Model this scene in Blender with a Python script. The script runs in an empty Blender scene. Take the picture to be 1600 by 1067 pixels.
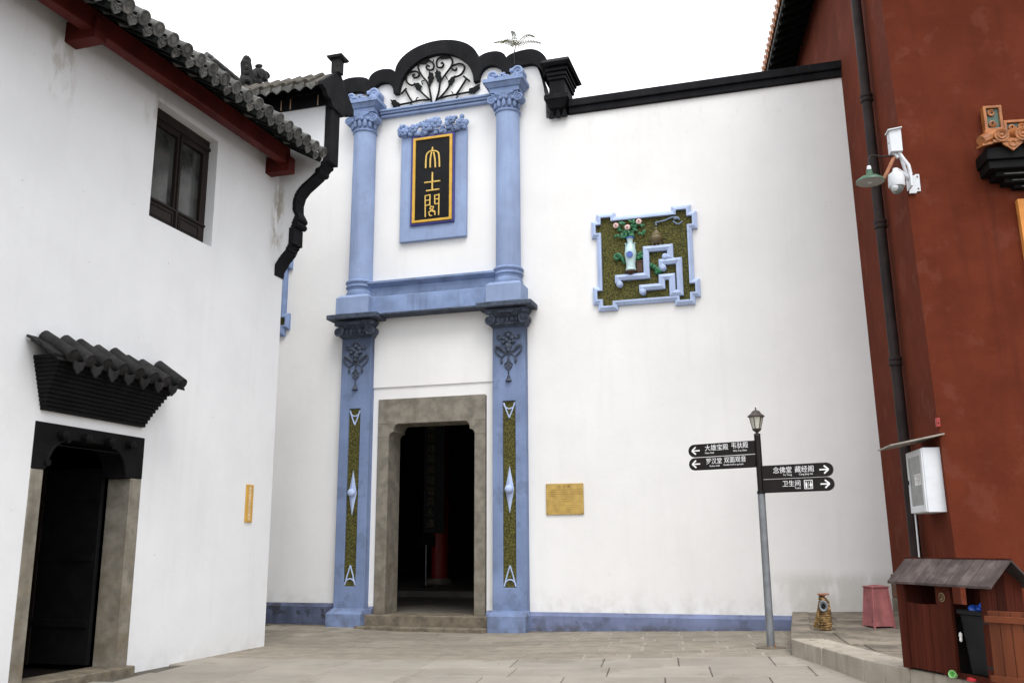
import bpy, bmesh, math, random
from math import sin, cos, pi, radians as RAD
from mathutils import Vector, Matrix
random.seed(7)
SC = bpy.context.scene
COL = SC.collection
# ---------------------------------------------------------------- camera, sky, sun, exposure
cam = bpy.data.cameras.new("camera"); camo = bpy.data.objects.new("camera", cam); COL.objects.link(camo)
cR = Vector((0.95707869, 0.28978484, -0.00501278)); cU = Vector((0.06693567, -0.20417563, 0.97664319)); cF = Vector((-0.28199291, 0.93505992, 0.21480908))
camo.matrix_world = Matrix(((cR.x, cU.x, -cF.x, 0), (cR.y, cU.y, -cF.y, -16.8), (cR.z, cU.z, -cF.z, 1.5), (0, 0, 0, 1)))
cam.lens = 32.70; cam.sensor_width = 36; cam.clip_end = 500
SC.camera = camo
SUN_EL, SUN_AZ = RAD(58), RAD(150)          # azimuth clockwise from +Y
w = bpy.data.worlds.new("World"); SC.world = w; w.use_nodes = True
nt = w.node_tree; bg = nt.nodes["Background"]; bg.inputs[1].default_value = 0.15
sk = nt.nodes.new("ShaderNodeTexSky"); sk.sky_type = 'NISHITA'; sk.sun_disc = False
sk.sun_elevation = SUN_EL; sk.sun_rotation = SUN_AZ; sk.air_density = 1.0; sk.dust_density = 5.0; sk.ozone_density = 1.0
hs = nt.nodes.new("ShaderNodeHueSaturation"); hs.inputs['Saturation'].default_value = 0.12
nt.links.new(sk.outputs[0], hs.inputs['Color'])
# closed cloud layer: an even bright overcast over the clear-sky model
cl = nt.nodes.new("ShaderNodeMix"); cl.data_type = 'RGBA'; cl.inputs[0].default_value = .85; cl.inputs[7].default_value = (11.2, 11.5, 12.0, 1)
nt.links.new(hs.outputs[0], cl.inputs[6]); nt.links.new(cl.outputs[2], bg.inputs[0])
sl = bpy.data.lights.new("sun", 'SUN'); sl.energy = 1.4; sl.angle = RAD(25); sl.color = (1, .97, .93)
so = bpy.data.objects.new("sun", sl); COL.objects.link(so)
sd = Vector((sin(SUN_AZ) * cos(SUN_EL), cos(SUN_AZ) * cos(SUN_EL), sin(SUN_EL)))
so.rotation_euler = sd.to_track_quat('Z', 'Y').to_euler(); so.location = (0, -10, 30)
SC.view_settings.view_transform = 'Standard'; SC.view_settings.look = 'None'; SC.view_settings.gamma = 1
SC.view_settings.use_curve_mapping = False; SC.view_settings.exposure = 0.24
try:
    SC.cycles.max_bounces = 8; SC.cycles.diffuse_bounces = 5
except Exception: pass

# ---------------------------------------------------------------- materials
M = {}
def mat(name, col, rough=.8, var=.12, scale=3.0, bump=.0, bscale=40, dirt=None, dirtlvl=(.1, .6), dcol=(.2, .19, .17), streak=0, scol=(.3, .3, .3),
        metal=0, rnd=0, spots=0, spcol=(.1, .1, .1), spscale=6, detail=6, vec=None, emit=None, alpha=1, coat=0, spthr=.62, spec=None, tdirt=None, specks=0, stains=()):
    m = bpy.data.materials.new(name); m.use_nodes = True; M[name] = m
    t = m.node_tree; N = t.nodes; L = t.links; b = N["Principled BSDF"]
    b.inputs['Roughness'].default_value = rough; b.inputs['Metallic'].default_value = metal
    b.inputs['Specular IOR Level'].default_value = spec if spec is not None else (.2 if rough > .5 else .5)
    if coat: b.inputs['Coat Weight'].default_value = coat
    g = N.new("ShaderNodeNewGeometry"); P = g.outputs['Position']
    if vec:
        mp = N.new("ShaderNodeMapping"); mp.inputs['Scale'].default_value = vec; L.new(P, mp.inputs[0]); PV = mp.outputs[0]
    else: PV = P
    def noise(sc, d=detail, v=None):
        n = N.new("ShaderNodeTexNoise"); n.inputs['Scale'].default_value = sc; n.inputs['Detail'].default_value = d
        n.inputs['Roughness'].default_value = .6
        L.new(v or PV, n.inputs['Vector']); return n.outputs['Fac']
    def mix(f, a, bcol, mode='MIX'):
        x = N.new("ShaderNodeMix"); x.data_type = 'RGBA'; x.blend_type = mode
        if isinstance(f, float): x.inputs[0].default_value = f
        else: L.new(f, x.inputs[0])
        for s, v in ((6, a), (7, bcol)):
            if isinstance(v, tuple): x.inputs[s].default_value = (*v, 1)
            else: L.new(v, x.inputs[s])
        return x.outputs[2]
    def ramp(f, a, bb, inv=False):
        r = N.new("ShaderNodeMapRange"); r.interpolation_type = 'SMOOTHSTEP'; L.new(f, r.inputs[0])
        r.inputs[1].default_value = a; r.inputs[2].default_value = bb
        if inv: r.inputs[3].default_value = 1; r.inputs[4].default_value = 0
        return r.outputs[0]
    def mul(a, c):
        x = N.new("ShaderNodeMath"); x.operation = 'MULTIPLY'; L.new(a, x.inputs[0])
        if isinstance(c, float): x.inputs[1].default_value = c
        else: L.new(c, x.inputs[1])
        return x.outputs[0]
    lo = tuple(c * (1 - var) for c in col); hi = tuple(min(1, c * (1 + var)) for c in col)
    c = mix(ramp(noise(scale), .3, .7), lo, hi)
    if rnd:
        oi = N.new("ShaderNodeObjectInfo")
        hsv = N.new("ShaderNodeHueSaturation"); L.new(c, hsv.inputs['Color'])
        r = N.new("ShaderNodeMapRange"); L.new(oi.outputs['Random'], r.inputs[0]); r.inputs[3].default_value = 1 - rnd; r.inputs[4].default_value = 1 + rnd
        L.new(r.outputs[0], hsv.inputs['Value']); c = hsv.outputs[0]
    if spots: c = mix(mul(ramp(noise(spscale, 8), spthr, spthr + .08), float(spots)), c, spcol)
    if streak:
        mp = N.new("ShaderNodeMapping"); mp.inputs['Scale'].default_value = (5, 5, .35); L.new(P, mp.inputs[0])
        c = mix(mul(ramp(noise(1.0, 5, mp.outputs[0]), .5, .8), float(streak)), c, scol)
    if dirt:
        sx = N.new("ShaderNodeSeparateXYZ"); L.new(P, sx.inputs[0])
        f = mul(ramp(sx.outputs[2], dirtlvl[0], dirtlvl[1], True), ramp(noise(4.5, 7), .38, .68))
        c = mix(mul(f, float(dirt)), c, dcol)
    if specks:
        c = mix(mul(ramp(noise(23, 3), .71, .75), float(specks)), c, (.30, .28, .25))
    if stains:
        sx = N.new("ShaderNodeSeparateXYZ"); L.new(P, sx.inputs[0])
        mp = N.new("ShaderNodeMapping"); mp.inputs['Scale'].default_value = (1, 1, .4); L.new(P, mp.inputs[0])
        for (bx, nsc, th_, am, sc_) in stains:
            f = None
            for ax_ in range(3):
                lo_, hi_ = bx[ax_]; e_ = (hi_ - lo_) * .3
                g_ = mul(ramp(sx.outputs[ax_], lo_, lo_ + e_), ramp(sx.outputs[ax_], hi_ - e_, hi_, True)); f = g_ if f is None else mul(f, g_)
            c = mix(mul(mul(f, ramp(noise(nsc, 6, mp.outputs[0]), th_, th_ + .16)), float(am)), c, sc_)
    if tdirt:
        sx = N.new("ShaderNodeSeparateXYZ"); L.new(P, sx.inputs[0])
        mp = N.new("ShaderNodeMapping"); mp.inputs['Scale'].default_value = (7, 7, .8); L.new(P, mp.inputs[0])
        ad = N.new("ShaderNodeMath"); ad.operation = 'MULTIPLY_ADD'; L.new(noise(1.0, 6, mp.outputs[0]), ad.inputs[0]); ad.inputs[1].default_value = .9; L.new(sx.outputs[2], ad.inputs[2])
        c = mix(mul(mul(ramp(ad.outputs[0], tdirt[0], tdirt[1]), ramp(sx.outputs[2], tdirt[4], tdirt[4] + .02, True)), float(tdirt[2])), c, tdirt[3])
    L.new(c, b.inputs['Base Color'])
    if bump:
        bp = N.new("ShaderNodeBump"); bp.inputs['Strength'].default_value = bump; bp.inputs['Distance'].default_value = .01
        L.new(noise(bscale, 5), bp.inputs['Height']); L.new(bp.outputs[0], b.inputs['Normal'])
    if alpha < 1: b.inputs['Alpha'].default_value = alpha
    if emit: b.inputs['Emission Color'].default_value = (*emit, 1); b.inputs['Emission Strength'].default_value = 1
    return m
mat('white_plaster', (.81, .80, .785), .9, .035, .6, .35, 7, dirt=.34, dirtlvl=(.3, .85), dcol=(.42, .385, .33), streak=.10, scol=(.5, .495, .47), spots=.35, spcol=(.52, .51, .49), spscale=1.7, spthr=.69, specks=.4, stains=((((-.9, 2.2), (-.1, .1), (.2, 1.15)), 2.5, .36, .4, (.40, .36, .30)), (((-4.5, 1.9), (-.1, .1), (8.9, 10.6)), 6, .54, .16, (.42, .42, .41))))
mat('house_plaster', (.76, .765, .775), .9, .035, .8, .35, 8, dirt=.3, dirtlvl=(-.1, .35), dcol=(.45, .42, .38), streak=.12, scol=(.5, .49, .46), spots=.3, spcol=(.55, .54, .5), spscale=2.3, spthr=.70, specks=.5, stains=((((-8.3, -7.95), (-3.9, -3.3), (6.2, 7.7)), 9, .42, .7, (.33, .29, .22)), (((-8.3, -7.9), (-8.9, -8.3), (6.6, 7.8)), 6, .45, .5, (.38, .34, .28)), (((-8.3, -7.9), (-7.2, -6.5), (7.0, 8.1)), 6, .45, .4, (.38, .34, .28))))
mat('blue_paint', (.275, .352, .535), .75, .13, .9, .2, 25, streak=.65, scol=(.17, .215, .33), spots=.22, spcol=(.19, .235, .35), spscale=2.2, spthr=.56, dirt=.6, dirtlvl=(.3, .6), dcol=(.2, .24, .33))
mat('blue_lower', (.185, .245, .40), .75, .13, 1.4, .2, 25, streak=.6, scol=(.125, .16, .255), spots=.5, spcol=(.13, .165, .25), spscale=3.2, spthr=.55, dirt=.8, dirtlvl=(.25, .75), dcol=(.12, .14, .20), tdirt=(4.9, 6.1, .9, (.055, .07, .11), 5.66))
mat('blue_grime_shade', (.215, .288, .465), .75, .18, 2.5, .2, 30, streak=.8, scol=(.095, .12, .18), spots=.4, spcol=(.12, .15, .22), spscale=5)  # grimed blue; on the left relief frame it stands in for shade
mat('blue_base', (.165, .195, .315), .8, .22, 1.6, .3, 25, spots=.5, spcol=(.07, .075, .10), spscale=2.6, dirt=.8, dirtlvl=(.05, .24), dcol=(.075, .07, .065), spthr=.56, streak=.4, scol=(.09, .10, .15))
mat('blue_base_grime_shade', (.085, .10, .16), .8, .3, 3, .3, 25, spots=.8, spcol=(.04, .04, .045), spscale=3.2, spthr=.5)  # left recess skirting: extra grime, with the recess shade painted into the colour
mat('blue_pale', (.43, .52, .74), .7, .08, 3, .1, 40, spots=.5, spcol=(.15, .18, .27), spscale=9)
mat('slate_dark', (.060, .073, .10), .7, .35, 6, .2, 40, spots=.4, spcol=(.13, .155, .21), spscale=10, spthr=.55)
mat('black_paint', (.0095, .0095, .011), .75, .35, 3, .25, 20, streak=.25, scol=(.03, .03, .028), spots=.3, spcol=(.05, .046, .04), spscale=3, spthr=.66, spec=.12)
mat('iron_black', (.008, .0085, .009), .6, .2, 8, spec=.1)
mat('gold_gravel', (.098, .090, .022), .75, .75, 34, 1.0, 34, spots=.75, spcol=(.028, .03, .010), spscale=26, spthr=.48)
mat('door_stone', (.215, .195, .160), .85, .25, 5, .5, 60, spots=.5, spcol=(.10, .085, .06), spscale=4, streak=.45, scol=(.12, .10, .075), dirt=.6, dirtlvl=(.3, 2.4), dcol=(.15, .115, .07))
mat('step_stone', (.16, .135, .10), .9, .3, 6, .7, 50, spots=.5, spcol=(.07, .06, .045), spscale=5)
mat('paving', (.295, .268, .229), .8, .10, 1.3, .3, 50, rnd=.07, spots=.45, spcol=(.205, .18, .146), spscale=1.5, spthr=.55)
mat('paving_brick', (.245, .217, .174), .85, .13, 4, .3, 60, rnd=.12, spots=.4, spcol=(.165, .144, .112), spscale=2.4, spthr=.56)
mat('mortar', (.30, .272, .226), .95, .2, 3, .3, 60)
mat('ground_soil', (.10, .09, .075), .95, .25, 2, .3, 40)
mat('kerb', (.36, .32, .265), .9, .10, 3, .4, 40, streak=.9, scol=(.12, .105, .085), rnd=.07, spots=.45, spcol=(.20, .175, .135), spscale=4)
mat('old_slab', (.215, .185, .145), .9, .25, 2.5, .5, 40, rnd=.18, spots=.7, spcol=(.095, .085, .07), spscale=2.2, spthr=.52)
mat('navy', (.035, .035, .20), .5, .1)
mat('gold', (.62, .36, .035), .4, .12, 6)
mat('gold_letter', (.74, .50, .12), .4, .1, 20)
mat('black_lacquer', (.007, .007, .008), .45, .3, 5, spec=.15)
mat('brass', (.50, .33, .09), .38, .15, 9, metal=.35, spots=.3, spcol=(.62, .44, .16), spscale=5)
mat('engrave', (.22, .13, .03), .7)
mat('yellow_plate', (.58, .33, .055), .5, .1, 12)
mat('plate_letter', (.82, .70, .56), .6)
mat('pinkish', (.66, .44, .30), .6)
mat('red_plaster', (.112, .024, .011), .92, .14, 1.6, .5, 12, streak=.55, scol=(.070, .017, .010), spots=.28, spcol=(.165, .055, .036), spscale=2.2, spthr=.56, spec=.1)
mat('red_beam', (.085, .012, .009), .6, .25, 3, .15, 30, spec=.15)
mat('red_stone', (.16, .075, .05), .9, .3, 5, .5, 30, spots=.6, spcol=(.1, .09, .07), spscale=4, spthr=.5)
mat('rafter', (.012, .015, .014), .8, .3, 4, spec=.1)
mat('tile_grey', (.105, .105, .10), .85, .35, 9, .5, 50, rnd=.30, spots=.7, spcol=(.22, .21, .185), spscale=7, spthr=.55)
mat('tile_dark', (.026, .025, .025), .8, .3, 7, .4, 40, rnd=.15, spots=.5, spcol=(.07, .065, .06), spscale=10, spec=.12)
mat('tile_moss', (.095, .085, .070), .9, .35, 6, .5, 40, spots=.6, spcol=(.045, .044, .042), spscale=7, spthr=.54)
mat('carved_black', (.0065, .0065, .007), .65, .3, 5, .3, 30, spec=.1)
mat('wood_window', (.018, .012, .010), .55, .3, 6, .2, 40, vec=(1, 1, .2), spec=.2)
mat('glass_dark', (.045, .048, .045), .12, .5, 2.5)
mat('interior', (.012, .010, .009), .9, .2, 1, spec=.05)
mat('interior_floor', (.11, .10, .088), .75, .2, 2, .2, 30)
mat('column_red', (.30, .012, .006), .45, .1)
mat('faded_gold', (.20, .16, .09), .6, spec=.1)
mat('steel', (.50, .50, .49), .35, .1, 5, metal=.6)
mat('pole_grey', (.19, .20, .215), .5, .15, 6, metal=.3, spots=.4, spcol=(.12, .10, .08), spscale=9)
mat('sign_brown', (.012, .009, .009), .5, .2, 6, spec=.2)
mat('white_letter', (.82, .82, .82), .6, 0)
mat('lamp_metal', (.055, .043, .037), .5, .2, 8)
mat('lamp_glass', (.55, .54, .46), .25, .1, 4)
mat('pipe', (.026, .018, .017), .65, .3, 3, .1, 30, spec=.2)
mat('green_enamel', (.045, .11, .065), .45, .2, 6)
mat('lamp_inside', (.33, .34, .31), .5)
mat('white_metal', (.66, .68, .71), .45, .06, 4, spots=.3, spcol=(.4, .38, .34), spscale=8)
mat('box_glass', (.17, .19, .185), .15, .25, 3)
mat('paper', (.75, .75, .73), .8)
mat('rusty', (.30, .13, .07), .8, .3, 9)
mat('awning', (.34, .31, .27), .7, .2, 5)
mat('alarm_red', (.30, .028, .022), .5)
mat('glaze_orange', (.33, .115, .03), .45, .3, 8, .3, 30, spots=.45, spcol=(.13, .05, .018), spscale=8)
mat('glaze_green', (.05, .09, .065), .4, .4, 9)
mat('window_orange', (.62, .25, .06), .6, .1, 4)
mat('bin_wood', (.056, .0125, .007), .7, .35, 5, .35, 30, vec=(1, 1, .12), rnd=.25, spots=.3, spcol=(.11, .035, .02), spscale=9, spthr=.6, spec=.06)
mat('bin_door', (.125, .034, .013), .55, .25, 5, .35, 30, vec=(1, 1, .12), rnd=.14)
mat('bin_roof', (.085, .066, .062), .75, .3, 6, .4, 30, rnd=.24, spots=.4, spcol=(.15, .13, .12), spscale=6, spthr=.56, spec=.1)
mat('bin_dark', (.012, .008, .007), .9)
mat('plastic_black', (.010, .010, .011), .55, .3, 4, spec=.2, spots=.3, spcol=(.03, .03, .03), spscale=8)
mat('bag_blue', (.012, .075, .42), .35, .3, 12)
mat('cup_green', (.28, .60, .22), .5)
mat('scrap_red', (.5, .03, .04), .6)
mat('scrap_white', (.7, .69, .66), .8)
mat('cabbage', (.23, .36, .31), .6, .35, 9)
mat('straw_green', (.42, .40, .14), .8, .3, 9)
mat('straw', (.235, .145, .060), .9, .6, 16, .6, 60, spots=.6, spcol=(.085, .055, .028), spscale=22, spthr=.5)
mat('pink_wood', (.32, .11, .112), .8, .2, 5, .3, 30, streak=.8, scol=(.15, .065, .06), spots=.5, spcol=(.10, .05, .045), spscale=6, spthr=.58)
mat('fern_brown', (.095, .085, .028), .8, .5, 20)
mat('stem_dark', (.03, .028, .025), .9)
mat('vase_celadon', (.50, .66, .66), .35, .06, 6)
mat('vase_blue', (.06, .11, .38), .4)
mat('leaf_green', (.018, .14, .055), .5, .3, 9)
mat('flower_pink', (.72, .50, .46), .6, .15, 20)
mat('bronze', (.13, .10, .045), .5, .2, 9)
mat('wood_brown', (.075, .045, .028), .6)
mat('cloud_blue', (.20, .26, .36), .6)

# ---------------------------------------------------------------- mesh builder
class MB:
    def __init__(s): s.v = []; s.f = []
    def add(s, vs, fs):
        n = len(s.v); s.v += [tuple(v) for v in vs]; s.f += [tuple(i + n for i in f) for f in fs]; return s
    def box(s, x0, x1, y0, y1, z0, z1):
        return s.frust(x0, x1, y0, y1, z0, x0, x1, y0, y1, z1)
    def frust(s, a0, a1, b0, b1, z0, c0, c1, d0, d1, z1):
        return s.add([(a0, b0, z0), (a1, b0, z0), (a1, b1, z0), (a0, b1, z0), (c0, d0, z1), (c1, d0, z1), (c1, d1, z1), (c0, d1, z1)],
                     [(3, 2, 1, 0), (4, 5, 6, 7), (0, 1, 5, 4), (1, 2, 6, 5), (2, 3, 7, 6), (3, 0, 4, 7)])
    def hexa(s, vs): return s.add(vs, [(3, 2, 1, 0), (4, 5, 6, 7), (0, 1, 5, 4), (1, 2, 6, 5), (2, 3, 7, 6), (3, 0, 4, 7)])
    def bar(s, p, q, wd, ht, up=(0, 0, 1)):
        p, q = Vector(p), Vector(q); d = (q - p).normalized(); r = d.cross(Vector(up)); r = r.normalized() if r.length > 1e-6 else Vector((1, 0, 0)); u = r.cross(d)
        r *= wd / 2; u *= ht / 2
        return s.hexa([p - r - u, p + r - u, q + r - u, q - r - u, p - r + u, p + r + u, q + r + u, q - r + u])
    def prism(s, poly, axis, a, b):
        def P(u, v, w): return {'y': (u, w, v), 'x': (w, u, v), 'z': (u, v, w)}[axis]
        n = len(poly)
        vs = [P(u, v, a) for u, v in poly] + [P(u, v, b) for u, v in poly]
        return s.add(vs, [tuple(range(n))[::-1], tuple(range(n, 2 * n))] + [(i, (i + 1) % n, n + (i + 1) % n, n + i) for i in range(n)])
    def tube(s, pts, r, n=8, close=False, flat=None):
        pts = [Vector(p) for p in pts]; k = len(pts); rs = r if isinstance(r, (list, tuple)) else [r] * k
        vs = []; up = None
        for i, p in enumerate(pts):
            if close: t = pts[(i + 1) % k] - pts[i - 1]
            else: t = pts[min(i + 1, k - 1)] - pts[max(i - 1, 0)]
            t = t.normalized() if t.length > 1e-9 else Vector((0, 0, 1))
            if up is None: up = Vector((0, 1, 0)) if abs(t.y) < .9 else Vector((1, 0, 0))
            a = t.cross(up); a = a.normalized() if a.length > 1e-6 else Vector((1, 0, 0)); bb = a.cross(t).normalized(); up = bb if flat is None else up
            fl = 1 if flat is None else flat
            for j in range(n):
                th = 2 * pi * (j + .5) / n; vs.append(p + a * (rs[i] * cos(th)) + bb * (rs[i] * fl * sin(th)))
        fs = []
        for i in range(k if close else k - 1):
            i2 = (i + 1) % k
            for j in range(n): fs.append((i * n + j, i2 * n + j, i2 * n + (j + 1) % n, i * n + (j + 1) % n))
        if not close: fs += [tuple(range(n)), tuple(range((k - 1) * n, k * n))[::-1]]
        return s.add(vs, fs)
    def lathe(s, prof, c=(0, 0, 0), n=20, a0=0, a1=2 * pi, sy=1.0):
        full = abs(a1 - a0 - 2 * pi) < 1e-6; m = n if full else n + 1
        vs = [(c[0] + r * cos(a0 + (a1 - a0) * j / n), c[1] + sy * r * sin(a0 + (a1 - a0) * j / n), c[2] + z) for r, z in prof for j in range(m)]
        fs = []
        for i in range(len(prof) - 1):
            for j in range(n):
                j2 = (j + 1) % m; fs.append((i * m + j, i * m + j2, (i + 1) * m + j2, (i + 1) * m + j))
        if prof[0][0] > 1e-6: fs.append(tuple(range(m))[::-1])
        if prof[-1][0] > 1e-6: fs.append(tuple(range((len(prof) - 1) * m, len(prof) * m)))
        return s.add(vs, fs)
    def ell(s, c, r, n=10, m=6, rot=None):
        vs = []
        for i in range(m + 1):
            ph = pi * i / m
            for j in range(n):
                p = Vector((r[0] * sin(ph) * cos(2 * pi * j / n), r[1] * sin(ph) * sin(2 * pi * j / n), r[2] * cos(ph)))
                if rot: p = rot @ p
                vs.append(Vector(c) + p)
        return s.add(vs, [(i * n + j, i * n + (j + 1) % n, (i + 1) * n + (j + 1) % n, (i + 1) * n + j) for i in range(m) for j in range(n)])
    def spiral(s, c, r0, r1, turns, y, rad, start=0, sgn=1, n=18, tn=6):
        k = int(n * turns) + 1
        pts = []
        for i in range(k):
            t = i / (k - 1); a = start + sgn * 2 * pi * turns * t; r = r0 + (r1 - r0) * t
            pts.append((c[0] + r * cos(a), y, c[1] + r * sin(a)))
        return s.tube(pts, [rad * (1 - .4 * i / (k - 1)) for i in range(k)], tn)
    def wall(s, axis, a0, a1, z0, z1, t0, t1, holes=()):
        A = sorted({a0, a1, *[h[0] for h in holes], *[h[1] for h in holes]}); Z = sorted({z0, z1, *[h[2] for h in holes], *[h[3] for h in holes]})
        A = [a for a in A if a0 <= a <= a1]; Z = [z for z in Z if z0 <= z <= z1]
        def solid(i, j):
            if not (0 <= i < len(A) - 1 and 0 <= j < len(Z) - 1): return False
            ca, cz = (A[i] + A[i + 1]) / 2, (Z[j] + Z[j + 1]) / 2
            return not any(h[0] < ca < h[1] and h[2] < cz < h[3] for h in holes)
        P = (lambda a, t, z: (a, t, z)) if axis == 'x' else (lambda a, t, z: (t, a, z))
        for i in range(len(A) - 1):
            for j in range(len(Z) - 1):
                if not solid(i, j): continue
                p, q, u, v = A[i], A[i + 1], Z[j], Z[j + 1]
                for t in (t0, t1): s.add([P(p, t, u), P(q, t, u), P(q, t, v), P(p, t, v)], [(0, 1, 2, 3)])
                for ok, e in ((solid(i - 1, j), ((p, u), (p, v))), (solid(i + 1, j), ((q, u), (q, v))), (solid(i, j - 1), ((p, u), (q, u))), (solid(i, j + 1), ((p, v), (q, v)))):
                    if not ok: s.add([P(e[0][0], t0, e[0][1]), P(e[1][0], t0, e[1][1]), P(e[1][0], t1, e[1][1]), P(e[0][0], t1, e[0][1])], [(0, 1, 2, 3)])
        return s
    def mirror_x(s, ax):
        n = len(s.v); s.v += [(2 * ax - x, y, z) for x, y, z in s.v]; s.f += [tuple(i + n for i in f)[::-1] for f in s.f]; return s
    def xf(s, mtx): s.v = [tuple(mtx @ Vector(v)) for v in s.v]; return s

OFF = {}
def mesh(name, mb, m, smooth=35, weld=True):
    me = bpy.data.meshes.new(name); me.from_pydata(mb.v, [], mb.f)
    bm = bmesh.new(); bm.from_mesh(me)
    if weld: bmesh.ops.remove_doubles(bm, verts=bm.verts, dist=1e-5)
    bmesh.ops.recalc_face_normals(bm, faces=bm.faces); bm.to_mesh(me); bm.free()
    me.materials.append(M[m])
    if smooth:
        for p in me.polygons: p.use_smooth = True
        me.set_sharp_from_angle(angle=RAD(smooth))
    return me
def link(o, parent=None):
    COL.objects.link(o)
    if parent: o.parent = parent
    return o
def E(name, label, cat, loc=(0, 0, 0), rz=0, group=None, local=None):
    o = bpy.data.objects.new(name, None); link(o); o.location = loc; o.rotation_euler = (0, 0, rz); o.empty_display_size = .2
    o['label'] = label; o['category'] = cat
    if group: o['group'] = group
    if local is None: local = rz != 0
    OFF[o.name] = Vector((0, 0, 0)) if local else Vector(loc)
    return o
def B(name, mb, m, parent=None, label=None, kind=None, bev=0, smooth=35, weld=True, cat=None, group=None, pivot=None):
    off = OFF.get(parent.name, Vector()) if parent else Vector()
    pv = Vector(pivot) if pivot is not None else off
    if pv.length > 0: mb.v = [(x - pv.x, y - pv.y, z - pv.z) for x, y, z in mb.v]
    o = bpy.data.objects.new(name, mesh(name, mb, m, smooth, weld)); link(o, parent)
    if pivot is not None: o.location = pv - off
    OFF[o.name] = pv
    if label: o['label'] = label
    if kind: o['kind'] = kind
    if cat: o['category'] = cat
    if group: o['group'] = group
    if bev:
        bv = o.modifiers.new("bevel", 'BEVEL'); bv.width = bev; bv.segments = 2; bv.limit_method = 'ANGLE'; bv.angle_limit = RAD(40); bv.harden_normals = False
    return o
def inst(name, me, parent, world, rot=(0, 0, 0), scale=(1, 1, 1)):
    o = bpy.data.objects.new(name, me); link(o, parent); o.location = Vector(world) - OFF[parent.name]; o.rotation_euler = rot; o.scale = scale
    OFF[o.name] = Vector(world); return o
def copytree(o, delta=(0, 0, 0), parent=None, label=None):
    c = o.copy(); COL.objects.link(c)
    c.parent = parent if parent else o.parent
    c.location = Vector(o.location) + Vector(delta)
    if label: c['label'] = label
    for ch in list(o.children): copytree(ch, (0, 0, 0), c)
    return c
def text(body, size, origin, right, up, m, parent, name='lettering', depth=.002, align='LEFT', wscale=1.0, bold=0):
    c = bpy.data.curves.new('t', 'FONT'); c.body = body; c.size = size; c.extrude = depth; c.align_x = align; c.offset = bold; c.resolution_u = 2
    o = bpy.data.objects.new('t', c); COL.objects.link(o); bpy.context.view_layer.update()
    me = bpy.data.meshes.new_from_object(o.evaluated_get(bpy.context.evaluated_depsgraph_get()))
    bpy.data.objects.remove(o)
    r = Vector(right).normalized(); u = Vector(up).normalized(); nrm = r.cross(u); og = Vector(origin) - OFF[parent.name]
    for v in me.vertices: v.co = og + r * (v.co.x * wscale) + u * v.co.y + nrm * v.co.z
    me.materials.clear(); me.materials.append(M[m]); me.name = name
    t = bpy.data.objects.new(name, me); link(t, parent); OFF[t.name] = OFF[parent.name]; return t
def qarc(p0, top, p1, n=9):
    """ellipse quarter up from p0 to top, then down to p1 (x,z pairs)"""
    o = []
    for i in range(n):
        t = pi / 2 * i / (n - 1); o.append((top[0] - (top[0] - p0[0]) * cos(t), p0[1] + (top[1] - p0[1]) * sin(t)))
    for i in range(1, n):
        t = pi / 2 * i / (n - 1); o.append((top[0] + (p1[0] - top[0]) * sin(t), p1[1] + (top[1] - p1[1]) * cos(t)))
    return o
def sm(a, b, x):
    t = max(0, min(1, (x - a) / (b - a))); return t * t * (3 - 2 * t)

AX = -6.68
# ================================================================= GROUND
def gz(x, y):
    return .025 * max(0, min(6.2, x + 5)) * sm(-8.5, -3.0, y) + .05 * sm(-7.2, -8.3, x) * sm(-2.6, -.6, y)
def sheet(xs, ys, zf):
    mb = MB(); n = len(ys)
    mb.add([(x, y, zf(x, y)) for x in xs for y in ys], [(i * n + j, (i + 1) * n + j, (i + 1) * n + j + 1, i * n + j + 1) for i in range(len(xs) - 1) for j in range(n - 1)])
    return mb
def lin(a, b, n): return [a + (b - a) * i / n for i in range(n + 1)]
ground = B('ground', sheet([-300, -100, -40, -20] + lin(-14, 3, 34) + [10, 30, 100, 300], [-300, -100, -40, -20] + lin(-11, 2, 26) + [20, 100, 300], lambda x, y: gz(x, y) - .022), 'ground_soil', kind='structure')
paving = E('pavement', '', '', (0, 0, 0)); del paving['label'], paving['category']; paving['kind'] = 'structure'
RDIR = Vector((.990, .140)); DDIR = Vector((-.140, .990)); RA = Vector((1.42, 0))
def rw(u, v): p = RA + RDIR * u + DDIR * v; return p.x, p.y
def slab(name, u0, u1, v0, v1, zoff, m, parent, zf, ch=.008, th=.05, jit=.002):
    dz = random.uniform(-jit, jit)
    lo, hi = [], []
    for a, b, s_, t_ in ((u0, v0, 1, 1), (u1, v0, -1, 1), (u1, v1, -1, -1), (u0, v1, 1, -1)):
        x, y = rw(a, b); lo.append((x, y, zf(x, y) + zoff + dz - ch)); x2, y2 = rw(a + s_ * ch, b + t_ * ch); hi.append((x2, y2, zf(x2, y2) + zoff + dz))
    bt = [(x, y, z - th) for x, y, z in lo]
    mb = MB().add(hi + lo + bt, [(0, 1, 2, 3)] + [(i, i + 4, (i + 1) % 4 + 4, (i + 1) % 4) for i in range(4)] + [(i + 4, i + 8, (i + 1) % 4 + 8, (i + 1) % 4 + 4) for i in range(4)])
    x, y = rw((u0 + u1) / 2, (v0 + v1) / 2)
    return B(name, mb, m, parent, smooth=0, pivot=(x, y, zf(x, y)))
V0 = -3.55
rows = [V0 - .8 * i for i in range(9)]
for i in range(8):
    u = -10.6 + random.uniform(0, 1)
    while u < -1.0:
        L = random.choice((1.15, 1.15, 1.2, .95))
        slab('paving_slab', u + .005, u + L - .005, rows[i + 1] + .005, rows[i] - .005, 0, 'paving', paving, gz)
        u += L
v = V0
k = 0
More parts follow.
